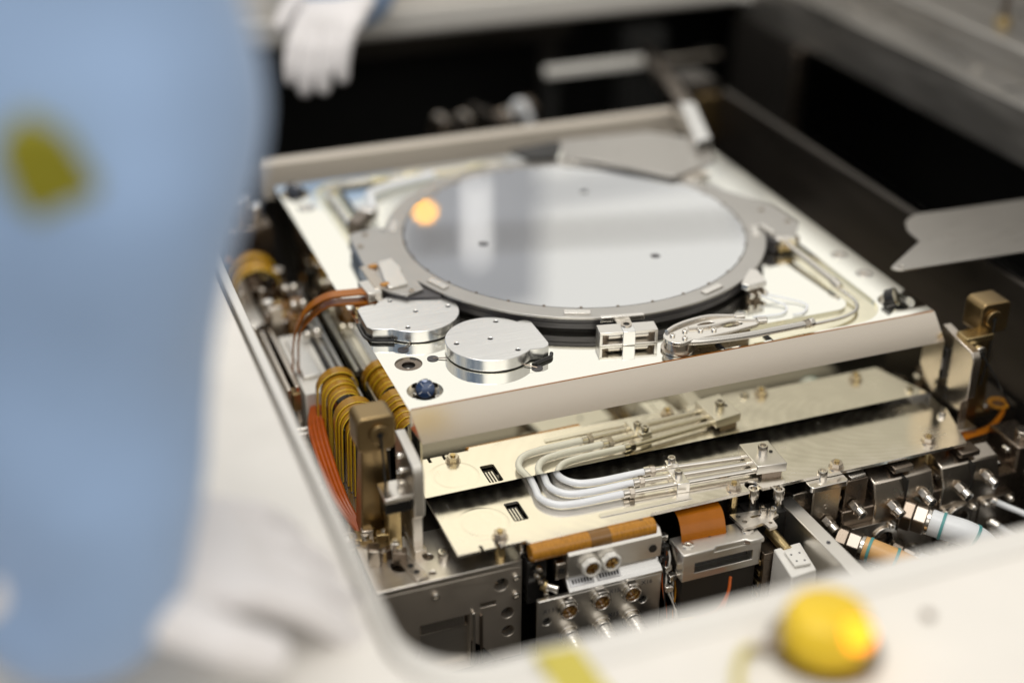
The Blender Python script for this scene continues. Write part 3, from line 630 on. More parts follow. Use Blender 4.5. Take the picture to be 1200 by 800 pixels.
# ------------------------------------------------------------------ connector panel
pn = thing('connector_panel', 'silver connector panel with two white sockets above three round gold sockets', 'connector panel', (-100, -300, -252))
holed_front('lower_panel', 'alu', pn, -155, -57, -185, -123, -310, -306, [circ(-148, -142.5, 3.4, 18), circ(-71.6, -143.6, 3.4, 18)])
MB().box(-150, -62, -305.8, -296, -252, -130).build('box', 'black', pn)
MB().prism([(-305.5, -122.8), (-310, -122.8), (-310, -121), (-298, -111), (-296, -111), (-296, -120)], -131, -56, M3=YZ).build('ledge', 'brushed', pn, 0.5)
MB().prism([(-305.5, -110.8), (-305.5, -92), (-301, -87.5), (-291, -87.5), (-291, -110.8)], -131, -56, M3=YZ).build('upper_panel', 'alu', pn, 0.8)
MB().prism(circ(-63.5, -102, 3.2, 18), -306.2, -305.6, M3=XZM).build('screw_hole', 'black', pn)
MB().box(-139, -131.2, -304, -296, -112, -98).build('end_lug', 'steel', pn, 0.8); MB().prism(circ(-135, -104, 2.6, 16), -304.5, -304.1, M3=XZM).build('screw_hole', 'black', pn)
for x, z in ((-113.5, -104), (-98, -103)):
    s_ = MB().prism(circ(x, z, 7.6, 8, PI/8), -311, -305.6, M3=XZM, holes=[circ(x, z, 5.2, 20)]).build('white_socket', 'white_plastic', pn, 0.6)
    MB().prism(circ(x, z, 5.2, 20), -307, -306, M3=XZM).build('socket_base', 'kapton_dark', s_)
    for k in range(5): a = k*2*PI/5; MB().cyl((x+2.9*math.cos(a), -307, z+2.9*math.sin(a)), (x+2.9*math.cos(a), -310.6, z+2.9*math.sin(a)), 1.3, seg=10).build('pin', 'gold', s_)
for x, z, mm in ((-133, -133, 0), (-107, -132, 0), (-82.6, -131.5, 0), (-131, -158, 1), (-105, -157.5, 1), (-81, -157, 1)):
    s_ = MB().prism(circ(x, z, 8.2, 28), -312.5, -310.1, M3=XZM, holes=[circ(x, z, 5.8, 28)]).build('round_socket', 'steel_bright', pn, 0.4)
    MB().prism(circ(x, z, 6.9, 28), -316.5, -312.4, M3=XZM, holes=[circ(x, z, 5.7, 28)]).build('collar', 'steel_bright', s_, 0.4)
    if mm == 0:
        MB().prism(circ(x, z, 5.8, 24), -311.4, -310.4, M3=XZM).build('socket_base', 'kapton_dark', s_)
        for k in range(7): a = k*2*PI/7; MB().cyl((x+3.4*math.cos(a), -311, z+3.4*math.sin(a)), (x+3.4*math.cos(a), -314.5, z+3.4*math.sin(a)), 0.8, seg=8).build('pin', 'gold', s_)
        MB().box(x-3.5, x+3.5, -316, -310.1, z+7.2, z+9.4).build('key', 'steel_bright', s_, 0.4)
    else:
        pl = MB().cyl((x, -316, z), (x+1, -338, z-5), 6.6, 6.2, seg=20).build('plug', 'silver', s_, 0.5)
        for j in range(5): MB().cyl((x+.1+.14*j, -319-3.6*j, z-.6-.8*j), (x+.16+.14*j, -320.6-3.6*j, z-1-.8*j), 7.1, seg=20).build('rib', 'silver', pl)
for x0, x1, y in ((-129, -110, -303.6), (-107.5, -89, -303.0)):
    lb = MB().hexa([(x0, -307.6, -118.7), (x1, -307.6, -118.7), (x0, -302.2, -114.2), (x1, -302.2, -114.2), (x0, -307.8, -118.3), (x1, -307.8, -118.3), (x0, -302.4, -113.8), (x1, -302.4, -113.8)]).build('label_strip', 'label_white', pn)
    for k in range(7):
        xx = x0+2+k*2.3
        MB().hexa([(xx, -306.4, -117.0), (xx+1.4, -306.4, -117.0), (xx, -304, -115.0), (xx+1.4, -304, -115.0), (xx, -306.45, -116.9), (xx+1.4, -306.45, -116.9), (xx, -304.05, -114.9), (xx+1.4, -304.05, -114.9)]).build('mark', 'ink', lb)
def text(parent, body, x, y, z, size, m, rx=PI/2):
    cu = bpy.data.curves.new('lettering', 'FONT'); cu.body = body; cu.size = size*S; cu.extrude = 0.00005; cu.align_x = 'CENTER'; cu.materials.append(M[m])
    tmp = bpy.data.objects.new('tmp', cu); C.objects.link(tmp)
    dg = bpy.context.evaluated_depsgraph_get(); me = bpy.data.meshes.new_from_object(tmp.evaluated_get(dg)); bpy.data.objects.remove(tmp); me.name = 'lettering'
    o = bpy.data.objects.new('lettering', me); C.objects.link(o); o.parent = parent; o.location = Vector((x, y, z))*S-wloc(parent); o.rotation_euler = (rx, 0, 0)
    if not me.materials: me.materials.append(M[m])
    return o
for b_x, z, tx in ((-147, -133, 'X13'), (-95, -129, 'X15'), (-69, -128, 'X16'), (-95, -151, 'X15')): text(pn, tx, b_x, -310.12, z-1.5, 5.2, 'ink')
MB().cyl((-145, -300, -118), (-138, -306, -119), 3.2, seg=14).build('coax_plug', 'steel_bright', pn, 0.5); MB().cyl((-148, -298, -117), (-144.8, -300.2, -118), 4.4, seg=14).build('coax_plug', 'brass', pn, 0.5)
MB().box(-158, -143, -296, -284, -135, -97).build('relay', 'black_gloss', pn, 0.8); MB().box(-142, -136, -298, -286, -96, -90).build('relay_tab', 'silver', pn, 0.6)

# ------------------------------------------------------------------ kapton roll and flex ribbon
kr = thing('kapton_roll', 'amber wrapped kapton roll lying under the cover plate edge', 'cable roll', (-108, -290, -95))
MB().tube([(-157, -297, -88), (-60, -298, -87.5)], 6.6, 24).build('roll', 'kapton', kr, 0.6)
for x0, x1 in ((-112, -96), (-77, -68)): MB().tube([(x0, -297.55, -87.8), (x1, -297.75, -87.7)], 6.75, 24).build('tape_band', 'kapton_dark', kr)
MB().box(-152, -64, -290, -280, -99, -92).build('cradle', 'black', kr)
rn = thing('flex_ribbon', 'glossy brown flex ribbon curving down into its grey connector', 'ribbon', (-18, -300, -108))
MB().ribbon(smooth([(-20, -270, -88), (-20, -284, -87), (-20.5, -296, -89), (-22, -305, -97), (-23, -309, -106)], 6), (1, -0.05, 0), 36, 0.6).build('ribbon', 'kapton_brown', rn)
rc = thing('ribbon_connector', 'grey ribbon connector housing with a long slot and two recessed screws', 'connector', (-14, -310, -127))
holed_front('front', 'alu', rc, -46, 19, -127, -106, -321, -312, [[(-36, -121), (12, -121), (12, -112), (-36, -112)]], 0.5)
MB().box(-46, 19, -311.8, -300, -127, -106).build('body', 'steel', rc, 0.5)
MB().prism([(-47, -322.5), (-22, -322.5), (-19, -320), (5, -320), (8, -323), (20, -323), (20, -299), (-47, -299)], -105.8, -101.5).build('lid', 'alu', rc, 0.8)
MB().box(-36, 12, -314, -311.9, -121, -112).build('slot', 'black', rc)
for x, y in ((-38, -312), (12, -311)): screw(rc, x, y, -101.6, 4.6, 1.2); 
for x, y in ((-18, -307), (-4, -306)): MB().cyl((x, y, -101.5), (x, y, -101.1), 1.2, seg=10).build('pin_hole', 'black', rc)
MB().box(-44, 17, -318, -302, -252, -127.2).build('stand', 'chamber', rc)
gw = thing('ground_wire_pair', 'two thin copper brown wires looping out to crimped lugs', 'wires', (-40, -345, -160))
for dy in (0, 4): MB().tube(smooth([(-8, -326, -128), (-14, -334, -136), (-28, -342-dy, -142-dy), (-46, -343-2*dy, -143-dy)], 8), 1.2, 8).build('wire', 'cable_red', gw); MB().cyl((-46, -343-2*dy, -143-dy), (-56, -342-2*dy, -143-dy), 1.9, seg=10).build('crimp', 'gold', gw)
MB().prism([(-74, -350), (-58, -354), (-54, -338), (-66, -334)], -148, -144).build('terminal_tab', 'silver', gw, 0.5); screw(gw, -66, -345, -144, 3.6, 3)
MB().hexa([(-72, -400, -152), (-60, -400, -152), (-70, -352, -152), (-60, -352, -152), (-72, -400, -148.2), (-60, -400, -148.2), (-70, -352, -148.2), (-60, -352, -148.2)]).build('bar', 'alu', gw, 0.6)
MB().box(-74, -56, -398, -338, -252, -152.2).build('support', 'chamber', gw)

# ------------------------------------------------------------------ clutter tray in front
ty = thing('cable_tray', 'dark tray of guide rails in front of the ribbon connector', 'tray', (0, -370, -252))
MB().box(-54, 48, -455, -324, -252, -166).build('tray', 'steel_dark', ty, 1)
for k in range(8):
    x = -46+k*12; MB().box(x, x+2.4, -425, -330+random.uniform(-8, 4), -165.8, -161).build('guide_rail', random.choice(['steel', 'brass', 'steel_dark']), ty, 0.3)
MB().prism([(-58, -452), (16, -462), (20, -404), (-48, -392)], -158, -154).build('flat_plate', 'white_plastic', ty, 0.6)
for x, y in ((-30, -430), (0, -432), (-8, -415)): MB().cyl((x, y, -153.9), (x, y, -153.4), 1.8, seg=12).build('pin_hole', 'black', ty)
MB().box(-40, 10, -455, -410, -165.7, -158.1).build('plate_block', 'steel_dark', ty)
tb = thing('hinge_plate', 'perforated T shaped steel plate with two cap screws', 'plate', (26, -298, -101))
MB().prism([(8, -312), (6, -293), (38, -296), (41, -306), (34, -309), (33, -318), (26, -319), (25, -311), (16, -312.5)], -100, -97.5, holes=[circ(11, -297.5, 2, 12), circ(12.5, -305, 2, 12), slot(19, 28, -303, -300.5), circ(30, -313, 1.5, 10)]).build('plate', 'block_top', tb, 0.3)
for x, y in ((31, -299), (37, -303)): screw(tb, x, y, -97.5, 3.2, 5)
MB().box(10, 40, -300, -284, -130, -100.2).build('block', 'black', tb)
ls = thing('linear_slide', 'small cream slide block with square boss on a brass shaft', 'slide', (35, -335, -180))
MB().cyl((34, -306, -110), (36, -330, -113), 4.4, seg=16).build('shaft', 'brass', ls, 0.3)
MB().hexa([(22, -362, -180), (44, -360, -180), (26, -326, -180), (48, -326, -180), (22, -360, -112), (44, -358, -112), (26, -327, -111), (49, -326, -111)]).build('slide_block', 'white_plastic', ls, 1)
MB().obox((36, -344, -110), 13, 18, 2.2, -0.08).build('boss', 'white_plastic', ls, 0.5)
for dx, dy in ((-3, -4), (3, -5), (-3, 4), (4, 4)): MB().cyl((36+dx, -344+dy, -108.9), (36+dx, -344+dy, -108.6), 0.8, seg=8).build('pin_hole', 'ink', ls)
MB().box(20, 34, -325, -300, -166, -116).build('slide_rail', 'steel_dark', ls, 0.5)
for k in range(4): MB().box(18.6, 19.8, -322, -302, -158+k*10, -154+k*10).build('rail_slat', 'brass', ls, 0.3)
MB().cyl((38, -361, -132), (38, -363, -132), 3, seg=14).build('port', 'black', ls)
for x, y, h in ((28.5, -287.6, 0), (46, -295, 0)):
    t = thing('shoulder_bolt', 'tall socket shoulder bolt beside the keyhole notch of the cover plate' if x < 30 else 'tall socket shoulder bolt at the end of the grey side bar', 'bolt', (x, y, -99), 'shoulder bolts in front of the cover plate')
    MB().cyl((x, y, -99), (x, y, -90), 3.2, seg=16).build('shank', 'steel_bright', t); screw(t, x, y, -90, 4.8, 7.5)
    MB().box(x-8, x+8, y-7, y+7, -130, -99.2).build('seat', 'black', t)
sb = thing('side_bar', 'long pale grey bar running forward beside the slide block', 'bar', (58, -345, -170))
MB().hexa([(53, -420, -150), (66, -420, -150), (50, -288, -150), (62, -288, -150), (53, -420, -97), (66, -420, -97), (50, -288, -97), (62, -288, -97)]).build('bar', 'alu', sb, 0.6)
MB().cyl((57, -350, -97), (57, -350, -96.6), 1.6, seg=10).build('pin_hole', 'ink', sb)
MB().box(52, 64, -418, -290, -252, -150.2).build('web', 'steel_dark', sb)

# ------------------------------------------------------------------ fluid manifold at the right front
fm = thing('fluid_manifold', 'dark steel fluid manifold block with ports and hex fittings', 'manifold', (165, -290, -252))
MB().box(66, 290, -288, -246, -252, -112).build('back_block', 'steel_dark', fm, 1.5)
MB().box(74, 99, -300, -280, -150, -88).build('column', 'steel', fm, 1); MB().prism(rrect(70, 103, -303, -279, 3, 4), -88, -83).build('column_cap', 'steel_bright', fm, 0.6)
screw(fm, 86, -291, -83, 4, 5.5)
MB().box(104, 124, -298, -284, -125, -88).build('valve', 'steel_dark', fm, 0.8); MB().obox((114, -292, -86), 14, 12, 2.5, 0.1).build('valve_cap', 'silver', fm, 0.4)
for x0, x1 in ((128, 182), (190, 244)):
    MB().prism([(-306, -140), (-306, -108), (-300, -94), (-284, -90), (-284, -140)], x0, x1, M3=YZ).build('valve_block', 'steel', fm, 1.2)
    MB().box((x0+x1)/2-0.6, (x0+x1)/2+0.6, -306.6, -296, -130, -93).build('joint_line', 'black', fm)
    MB().box((x0+x1)/2-9, (x0+x1)/2+9, -300, -285, -90, -85).build('bridge', 'steel_dark', fm, 1)
def port(c, d, r, parent, L=8):
    c = Vector(c); d = Vector(d).normalized()
    p = MB().tube([c, c+d*L*0.55], r*1.15, 6).build('port_hex', 'steel', parent, 0.4)
    MB().cyl(c+d*L*0.55, c+d*L, r, seg=18).build('port_tube', 'steel_bright', p, 0.5); MB().cyl(c+d*L, c+d*(L+0.3), r*0.55, seg=14).build('port_bore', 'black', p); return p
dd = (0.15, -1, -0.25)
for x, y, z in ((88, -300, -118), (112, -298, -110), (142, -306, -112), (170, -305, -108), (204, -306, -110), (230, -304, -106)): port((x, y, z), dd, 4.4, fm, 14)
# flange plates with bores
for x0, x1, z0, z1, bx, bz, rr in ((102, 148, -180, -126, 138, -143, 9.5), (150, 186, -180, -126, 167, -166, 8), (190, 226, -176, -128, 208, -140, 9.5), (228, 262, -182, -128, 246, -172, 5)):
    f_ = MB().prism(rrect(x0, x1, z0, z1, 4, 4), -309, -304, M3=XZM, holes=[circ(bx, bz, rr, 28)]).build('flange', 'steel', fm, 0.6)
    MB().prism(circ(bx, bz, rr+2.6, 28), -311, -309.1, M3=XZM, holes=[circ(bx, bz, rr-1.6, 28)]).build('bore_ring', 'steel_bright', f_, 0.4)
    MB().prism(circ(bx, bz, rr-1.7, 28), -305, -304.5, M3=XZM).build('bore', 'black', f_); MB().prism(circ(bx, bz, rr*0.45, 20), -307.5, -305.1, M3=XZM).build('stem', 'steel_dark', f_, 0.5)
    for sx in (x0+5, x1-5):
        for sz in (z0+6, z1-5): screw(fm, sx, -309, sz, 2.8, 3, (0, -1, 0))
MB().box(100, 264, -303.8, -288.2, -200, -112.2).build('front_block', 'steel_dark', fm, 1)
def fitting(c, d, r, parent):
    c = Vector(c); d = Vector(d).normalized()
    p = MB().tube([c, c+d*9], r*1.28, 6).build('hex_fitting', 'steel_dark', parent, 0.9); MB().tube([c+d*9.2, c+d*19], r*1.18, 6).build('hex_nut', 'fitting', p, 0.8); MB().cyl(c+d*19, c+d*22, r*1.06, seg=24).build('sleeve', 'steel_bright', p, 0.4); return c+d*20, d
def hose(name, label, c, d, r, pts, m, bands=(), fit=True, seg=16, mats=None, group=None):
    t = thing(name, label, 'hose', c, group or ('coolant hoses leaving the fluid manifold' if fit else 'thin tubes leaving the fluid manifold'))
    if fit: p0, d = fitting(c, d, r, t)
    else:
        p0 = Vector(c); d = Vector(d).normalized(); MB().cyl(p0-d*2, p0+d*6, r*1.7, seg=16).build('collar', 'steel_bright', t, 0.4); MB().tube([p0-d*6, p0-d*2], r*2.1, 6).build('hex_nut', 'steel', t, 0.3)
    path = smooth([p0, p0+d*12]+[Vector(q) for q in pts], 8)
    n = len(path); k = int(n*0.5)
    if mats: MB().tube(path[:k+1], r, seg).build('tubing', mats[0], t); MB().tube(path[k:], r*0.997, seg).build('tubing', mats[1], t)
    else: MB().tube(path, r, seg).build('tubing', m, t)
    for bfrac in bands:
        i = int(bfrac*(n-1)); a_, b_2 = path[i], path[min(i+1, n-1)]
        e = (b_2-a_).normalized(); MB().cyl(a_, a_+e*2.2, r*1.07, seg=seg).build('band', 'teal', t)
    return t
hose('coolant_hose', 'thick hose tinted orange with teal bands leaving the fluid manifold', (93, -309.5, -130), (0.66, -0.72, -0.10), 9.4, [(130, -348, -138), (145, -360, -148), (158, -370, -176), (162, -373, -252)], None, (0.12, 0.34), mats=('hose_orange', 'hose_white'))
hose('coolant_hose', 'thick white hose with teal marks bending down from the manifold centre', (152, -309.5, -121), (0.66, -0.72, -0.08), 10.4, [(188, -347, -126), (199, -356, -136), (204, -360, -158), (205, -361, -205), (205, -361, -252)], 'hose_white', (0.16, 0.36))
hose('coolant_hose', 'thick white hose low on the manifold below its neighbour', (146, -309.5, -156), (0.64, -0.73, -0.2), 9, [(176, -346, -170), (186, -355, -195), (188, -357, -252)], 'hose_white')
hose('signal_tube', 'thin white tube arching from the upper small manifold port', (240, -306, -133), (0.5, -0.85, 0.0), 2.6, [(262, -338, -138), (272, -352, -158), (276, -358, -190), (276, -360, -252)], 'hose_white', fit=False, seg=10)
hose('signal_tube', 'thin white tube running straight from the lower small manifold port', (244, -308, -155), (0.5, -0.8, -0.25), 3.0, [(266, -346, -172), (276, -364, -200), (278, -368, -252)], 'hose_white', fit=False, seg=10)
for k in range(16):
    x = random.uniform(104, 258); z = random.uniform(-196, -182)
    screw(fm, x, -303.8, z, random.choice((2.4, 3.2, 4)), random.uniform(2, 5), (0, -1, 0))
MB().box(264, 290, -300, -262, -252, -92).build('end_block', 'steel_dark', fm, 1.5); MB().cyl((276, -288, -92), (276, -288, -84), 6, seg=20).build('end_post', 'steel', fm, 0.6); MB().cyl((277, -300.5, -118), (277, -300.1, -118), 3, seg=14).build('pin_hole', 'silver', fm)
for k in range(26):
    x = random.uniform(70, 262); z = random.uniform(-124, -96); screw(fm, x, -288, z, random.choice((2.0, 2.6, 3.2)), random.uniform(6, 14), (0, -1, 0), m=random.choice(('steel_bright', 'steel', 'silver')))
for k in range(9):
    x = 74+k*22+random.uniform(-3, 3); MB().obox((x, -276+random.uniform(-3, 3), -108), random.uniform(8, 15), 12, random.uniform(8, 18), random.uniform(-0.1, 0.1)).build('valve_cap', random.choice(['steel', 'silver', 'steel_dark', 'alu']), fm, 0.8)
for x, z in ((196, -158), (214, -160), (150, -150), (132, -168), (118, -172)): port((x, -306, z), (0.2, -1, -0.1), 3.4, fm, 11)
for k in range(3): MB().tube(smooth([(128+k*9, -306, -150-k*4), (134+k*10, -322, -156-k*3), (150+k*12, -326, -168), (160+k*14, -318, -182)], 6), 1.5, 8).build('capillary', random.choice(['steel_bright', 'hose_white']), fm)
wl = thing('wire_loom', 'thin coloured wires and small terminals beside the ribbon connector', 'wires', (-50, -300, -130))
for k in range(7):
    x = -54+random.uniform(-3, 3)+k*0.8; MB().tube(smooth([(x, -292, -98-k*3), (x+2, -304, -106-k*4), (x+random.uniform(-4, 4), -310, -128-k*3), (x+random.uniform(-3, 6), -316, -160), (x, -318, -200)], 6), 0.8, 6).build('wire', random.choice(['cable_red', 'black', 'white_plastic', 'kapton', 'yellow_tape']), wl)
for k in range(6): MB().obox((-51+random.uniform(-2, 2), -298-k*3.2, -100-k*7), 6, 5, 5, random.uniform(-.3, .3)).build('terminal', random.choice(['silver', 'brass', 'black_gloss']), wl, 0.4)
for k in range(5): screw(wl, -150+random.uniform(-4, 6), -300, -100-k*6, 2.2, 4, (0, -1, 0))
lk = thing('latch_stack', 'cluster of small latches and bolts between the bronze post and the corner block', 'latches', (-256, -250, -98))
for k in range(10):
    x = random.uniform(-268, -238); y = random.uniform(-262, -222); h = random.uniform(4, 14)
    MB().obox((x, y, -98+h/2), random.uniform(5, 11), random.uniform(5, 12), h, random.uniform(-0.4, 0.4)).build('latch', random.choice(['steel', 'brass', 'silver', 'steel_dark', 'bronze']), lk, 0.6)
    if k % 2: screw(lk, x, y, -98+h, 2.2, 2.4)
dn = thing('drive_fixtures', 'dense small metal fittings crowded beside the far flex loops', 'fittings', (-258, 110, -100))
for k in range(34):
    x = random.uniform(-284, -229); y = random.uniform(48, 184); h = random.uniform(18, 58)
    if k % 3 == 0: MB().cyl((x, y, -99.8), (x, y, -99.8+h), random.uniform(2.5, 6), seg=12).build('pin', random.choice(['silver', 'steel', 'brass', 'steel_bright']), dn, 0.6)
    else: MB().obox((x, y, -99.8+h/2), random.uniform(5, 13), random.uniform(5, 16), h, random.uniform(-0.3, 0.3)).build('fitting', random.choice(['steel_dark', 'black_gloss', 'kapton_dark', 'steel', 'kapton']), dn, 0.8)
kf = thing('flex_strip', 'translucent orange flex strip lying along the carriage beside the fluid manifold', 'flex strip', (255, -262, -98))
MB().ribbon(smooth([(206, -286, -86), (222, -276, -92), (242, -264, -97), (268, -258, -98.6), (296, -240, -98.6), (306, -226, -98.6)], 6), (0.5, 0.86, 0), 9, 0.5).build('strip', 'kapton_brown', kf)
for c in ((300, -228),): MB().ring(c, 9, 6.5, -98.8, -97.6, 28).build('ring', 'kapton', kf)

# ================================================================== flex cables along the left side
def coil(cx, y0, z0, R, n, label, dy=7.0, shrink=1.5):
    t = thing('flex_coil', label, 'flex coil', (cx, y0-15, -100), 'looped amber flex ribbons beside the stage')
    for k in range(n):
        r = R-shrink*k*0.7+random.uniform(-0.9, 0.9); y = y0-k*dy+random.uniform(-1, 1)
        pts = [(cx-r-2, y-6, -99)]+[(cx-r*math.cos(math.radians(a)), y-4*(1-a/180.0), z0+r*math.sin(math.radians(a))) for a in range(0, 181, 12)]+[(cx+r*0.9, y+1, z0-14)]
        s_ = MB().ribbon(pts, (0.12, 1, 0.05), 9.5, 0.5).build('ribbon', 'kapton_yellow', t)
        MB().tube([Vector(p)+Vector((0, -4.9, 0.2)) for p in pts], 0.45, 5).build('ribbon_edge', 'yellow', s_)
    MB().box(cx-9, cx+9, y0-n*dy-2, y0+4, -99.8, -74).build('cable_block', 'black_gloss', t, 1)
    MB().box(cx-6, cx+6, y0-n*dy+4, y0, -74, z0+2).build('cable_core', 'steel_dark', t, 1)
    return t
coil(-239.5, -76, -56, 16.5, 5, 'looped amber flex ribbons beside the pale connector block')
coil(-238, -124, -56, 16, 6, 'looped amber flex ribbons just behind the bronze post near the corner block')
coil(-262, 150, -58, 24, 4, 'amber flex loops crowded by small fittings beside the drive unit', 8)
fa = thing('flex_arch', 'paired brown flex ribbons arching from the wafer table lug down to the connector', 'flex cable', (-235, -40, -60))
for k, dz in enumerate((0, -7)):
    MB().ribbon(smooth([(-196, -52-2*k, 12+dz), (-215, -49-2*k, 12.5+dz), (-236+2*k, -44, 10+dz), (-252+3*k, -37, -4+dz), (-261+4*k, -31, -28), (-264+5*k, -28, -62)], 7), (0.25, 0.95, 0), 11, 1.4).build('ribbon', 'kapton_brown', fa)
MB().box(-216, -204, -62, -47, 0.3, 4.5).build('saddle', 'brass', fa, 0.6)
sc_ = thing('side_connector', 'pale beige connector block with clamped jaws beside the flex loops', 'connector', (-266, -10, -100))
MB().box(-262, -236, -62, 42, -99.8, -66).build('body', 'white_plastic', sc_, 1.2); MB().box(-258, -242, -40, 28, -65.9, -62.5).build('lid', 'alu', sc_, 0.8)
MB().box(-270, -266, -64, 44, -99.8, -56).build('jaw', 'steel', sc_, 0.8); MB().box(-277, -273, -64, 44, -99.8, -58).build('jaw', 'steel', sc_, 0.8); MB().box(-272.8, -266.2, -66, -54, -78, -62).build('jaw_block', 'bronze', sc_, 0.6)
for y in (-70, -78): MB().cyl((-280, y, -94), (-258, y, -94), 2.4, seg=12).build('pin', 'silver', sc_, 0.4)
gr = thing('guide_rods', 'pair of pale grey guide rods with round clamps along the stage side', 'guide rods', (-230, 0, -100))
for x in (-231, -225): MB().box(x-1.6, x+1.6, -48, 62, -66, -60).build('rod', 'alu', gr, 0.6)
for y in (58, 20): MB().ell((-231, y, -56), 4.4, 4.4, 4.4).build('clamp', 'steel_bright', gr); MB().ell((-239, y+2, -58), 4, 4, 4).build('clamp', 'steel_bright', gr)
MB().box(-236, -222, -40, 60, -99.8, -66.2).build('bed', 'black_gloss', gr, 0.6)
for i, (y0, y1) in enumerate(((-118, -72), (-172, -122))):
    t = thing('comb_guide', ('grey slotted guide frame between the first flex loops and the stage', 'grey slotted guide frame behind the bronze post head')[i], 'guide', (-224, (y0+y1)/2, -100), 'slotted guide frames beside the stage')
    for x in (-233, -228.5, -224): MB().box(x-0.9, x+0.9, y0+3, y1-3, -60, -54).build('bar', 'alu', t, 0.3)
    for y in (y0, y1): MB().box(-235, -222.3, y-2.5, y+2.5, -61, -53).build('end_bar', 'alu', t, 0.5)
    MB().box(-235, -222.3, y0, y1, -99.8, -62).build('base', 'black', t)
rcbl = thing('cable_bundle', 'bundle of orange red cables curving down along the chamber edge', 'cables', (-262, -140, -100))
for k in range(4): MB().tube(smooth([(-250-k*2.2, -60, -80), (-257-k*3.2, -96, -74-k), (-262-k*3.2, -140, -75), (-264-k*2.6, -190, -82), (-258-k*1, -222, -97)], 8), 2.1, 10).build('cable', 'cable_red', rcbl)
lv = thing('rubber_pads', 'round rubber rimmed pads beside the orange red cables', 'pads', (-274, -205, -100))
for y in (-196, -226): MB().ring((-271, y), 6.5, 3.5, -99.8, -93, 24).build('pad', 'steel_dark', lv, 0.5); MB().cyl((-271, y, -99.8), (-271, y, -95), 3.4, seg=16).build('core', 'silver', lv)
# blurred fixtures at the far left
fx = thing('drive_unit', 'dark drive unit with shiny knobs beyond the crowded small fittings', 'drive unit', (-258, 200, -100))
MB().box(-278, -232, 184, 206, -99.8, -22).build('housing', 'steel_dark', fx, 2)
MB().cyl((-262, 194, -22), (-262, 194, 6), 11, seg=20).build('motor', 'steel', fx, 1); MB().cyl((-246, 190, -22), (-246, 190, -2), 6, seg=16).build('knob', 'silver', fx, 1)
for x, y, z in ((-240, 100, -50), (-233, 96, -48), (-242, 58, -46), (-234, 55, -44)):
    MB().ell((x, y, z), 4, 4, 4, 14, 10).build('knob', 'steel_bright', fx); MB().cyl((x, y, -99.8), (x, y, z), 2.4, seg=10).build('knob_stem', 'steel_dark', fx)
MB().box(-282, -268, 60, 180, -99.8, -60).build('rail', 'alu', fx, 1.5)
kb = thing('kapton_box', 'pair of brown film wrapped modules beside the stage under the flex arch', 'modules', (-240, 90, -100))
for y in (64, 88): MB().box(-262, -236, y, y+18, -99.8, -62).build('module', 'kapton_dark', kb, 2); screw(kb, -249, y+9, -62, 4, 3, m='brass')
dp_ = thing('deck_strip', 'bare metal strip along the chamber edge beside the flex loops', 'strip', (-295, -60, -252))
MB().box(-312, -287, -300, 205, -252, -101.5).build('strip', 'alu', dp_, 1)

# ================================================================== things lying on the near rim
ab = thing('amber_lamp', 'round yellow lamp with a lit amber window on the near machine rim', 'lamp', (-116, -597, 50))
MB().lathe([(0.01, 0.2), (21, 0.2), (22.5, 3), (22.5, 17), (19, 24), (10, 27.5), (0.01, 28.5)], (-114, -592, 50), 40).build('housing', 'yellow', ab)
MB().cyl((-110.5, -607, 69), (-108, -615, 74), 8, 7, seg=24).build('window', 'amber_lit', ab, 0.6)
MB().lathe([(0.01, 0.1), (29, 0.1), (29, 2.0), (0.01, 2.0)], (-114, -592, 50), 36).build('base_ring', 'steel_dark', ab)
MB().tube(smooth([(-141, -588, 54), (-152, -582, 53), (-160, -588, 52.5), (-170, -604, 52.5), (-176, -630, 52.5), (-190, -690, 52.5)], 8), 2.2, 8).build('lead', 'yellow_tape', ab)
MB().cyl((-139, -588, 55), (-150, -583, 54), 3.0, seg=12).build('lead_plug', 'steel_dark', ab)
tp = MB().prism([(-254, -545), (-231, -547), (-226, -612), (-252, -612)], 50.1, 50.6).build('marking_tape', 'yellow_tape'); tag(tp, 'olive yellow tape stuck flat on the near machine rim', 'tape')
rs = thing('rim_stud', 'tiny dark stud set in the near rim beside the amber lamp', 'stud', (-32, -590, 50)); MB().cyl((-50, -590, 50), (-50, -590, 52), 3, seg=14).build('stud', 'steel_dark', rs)

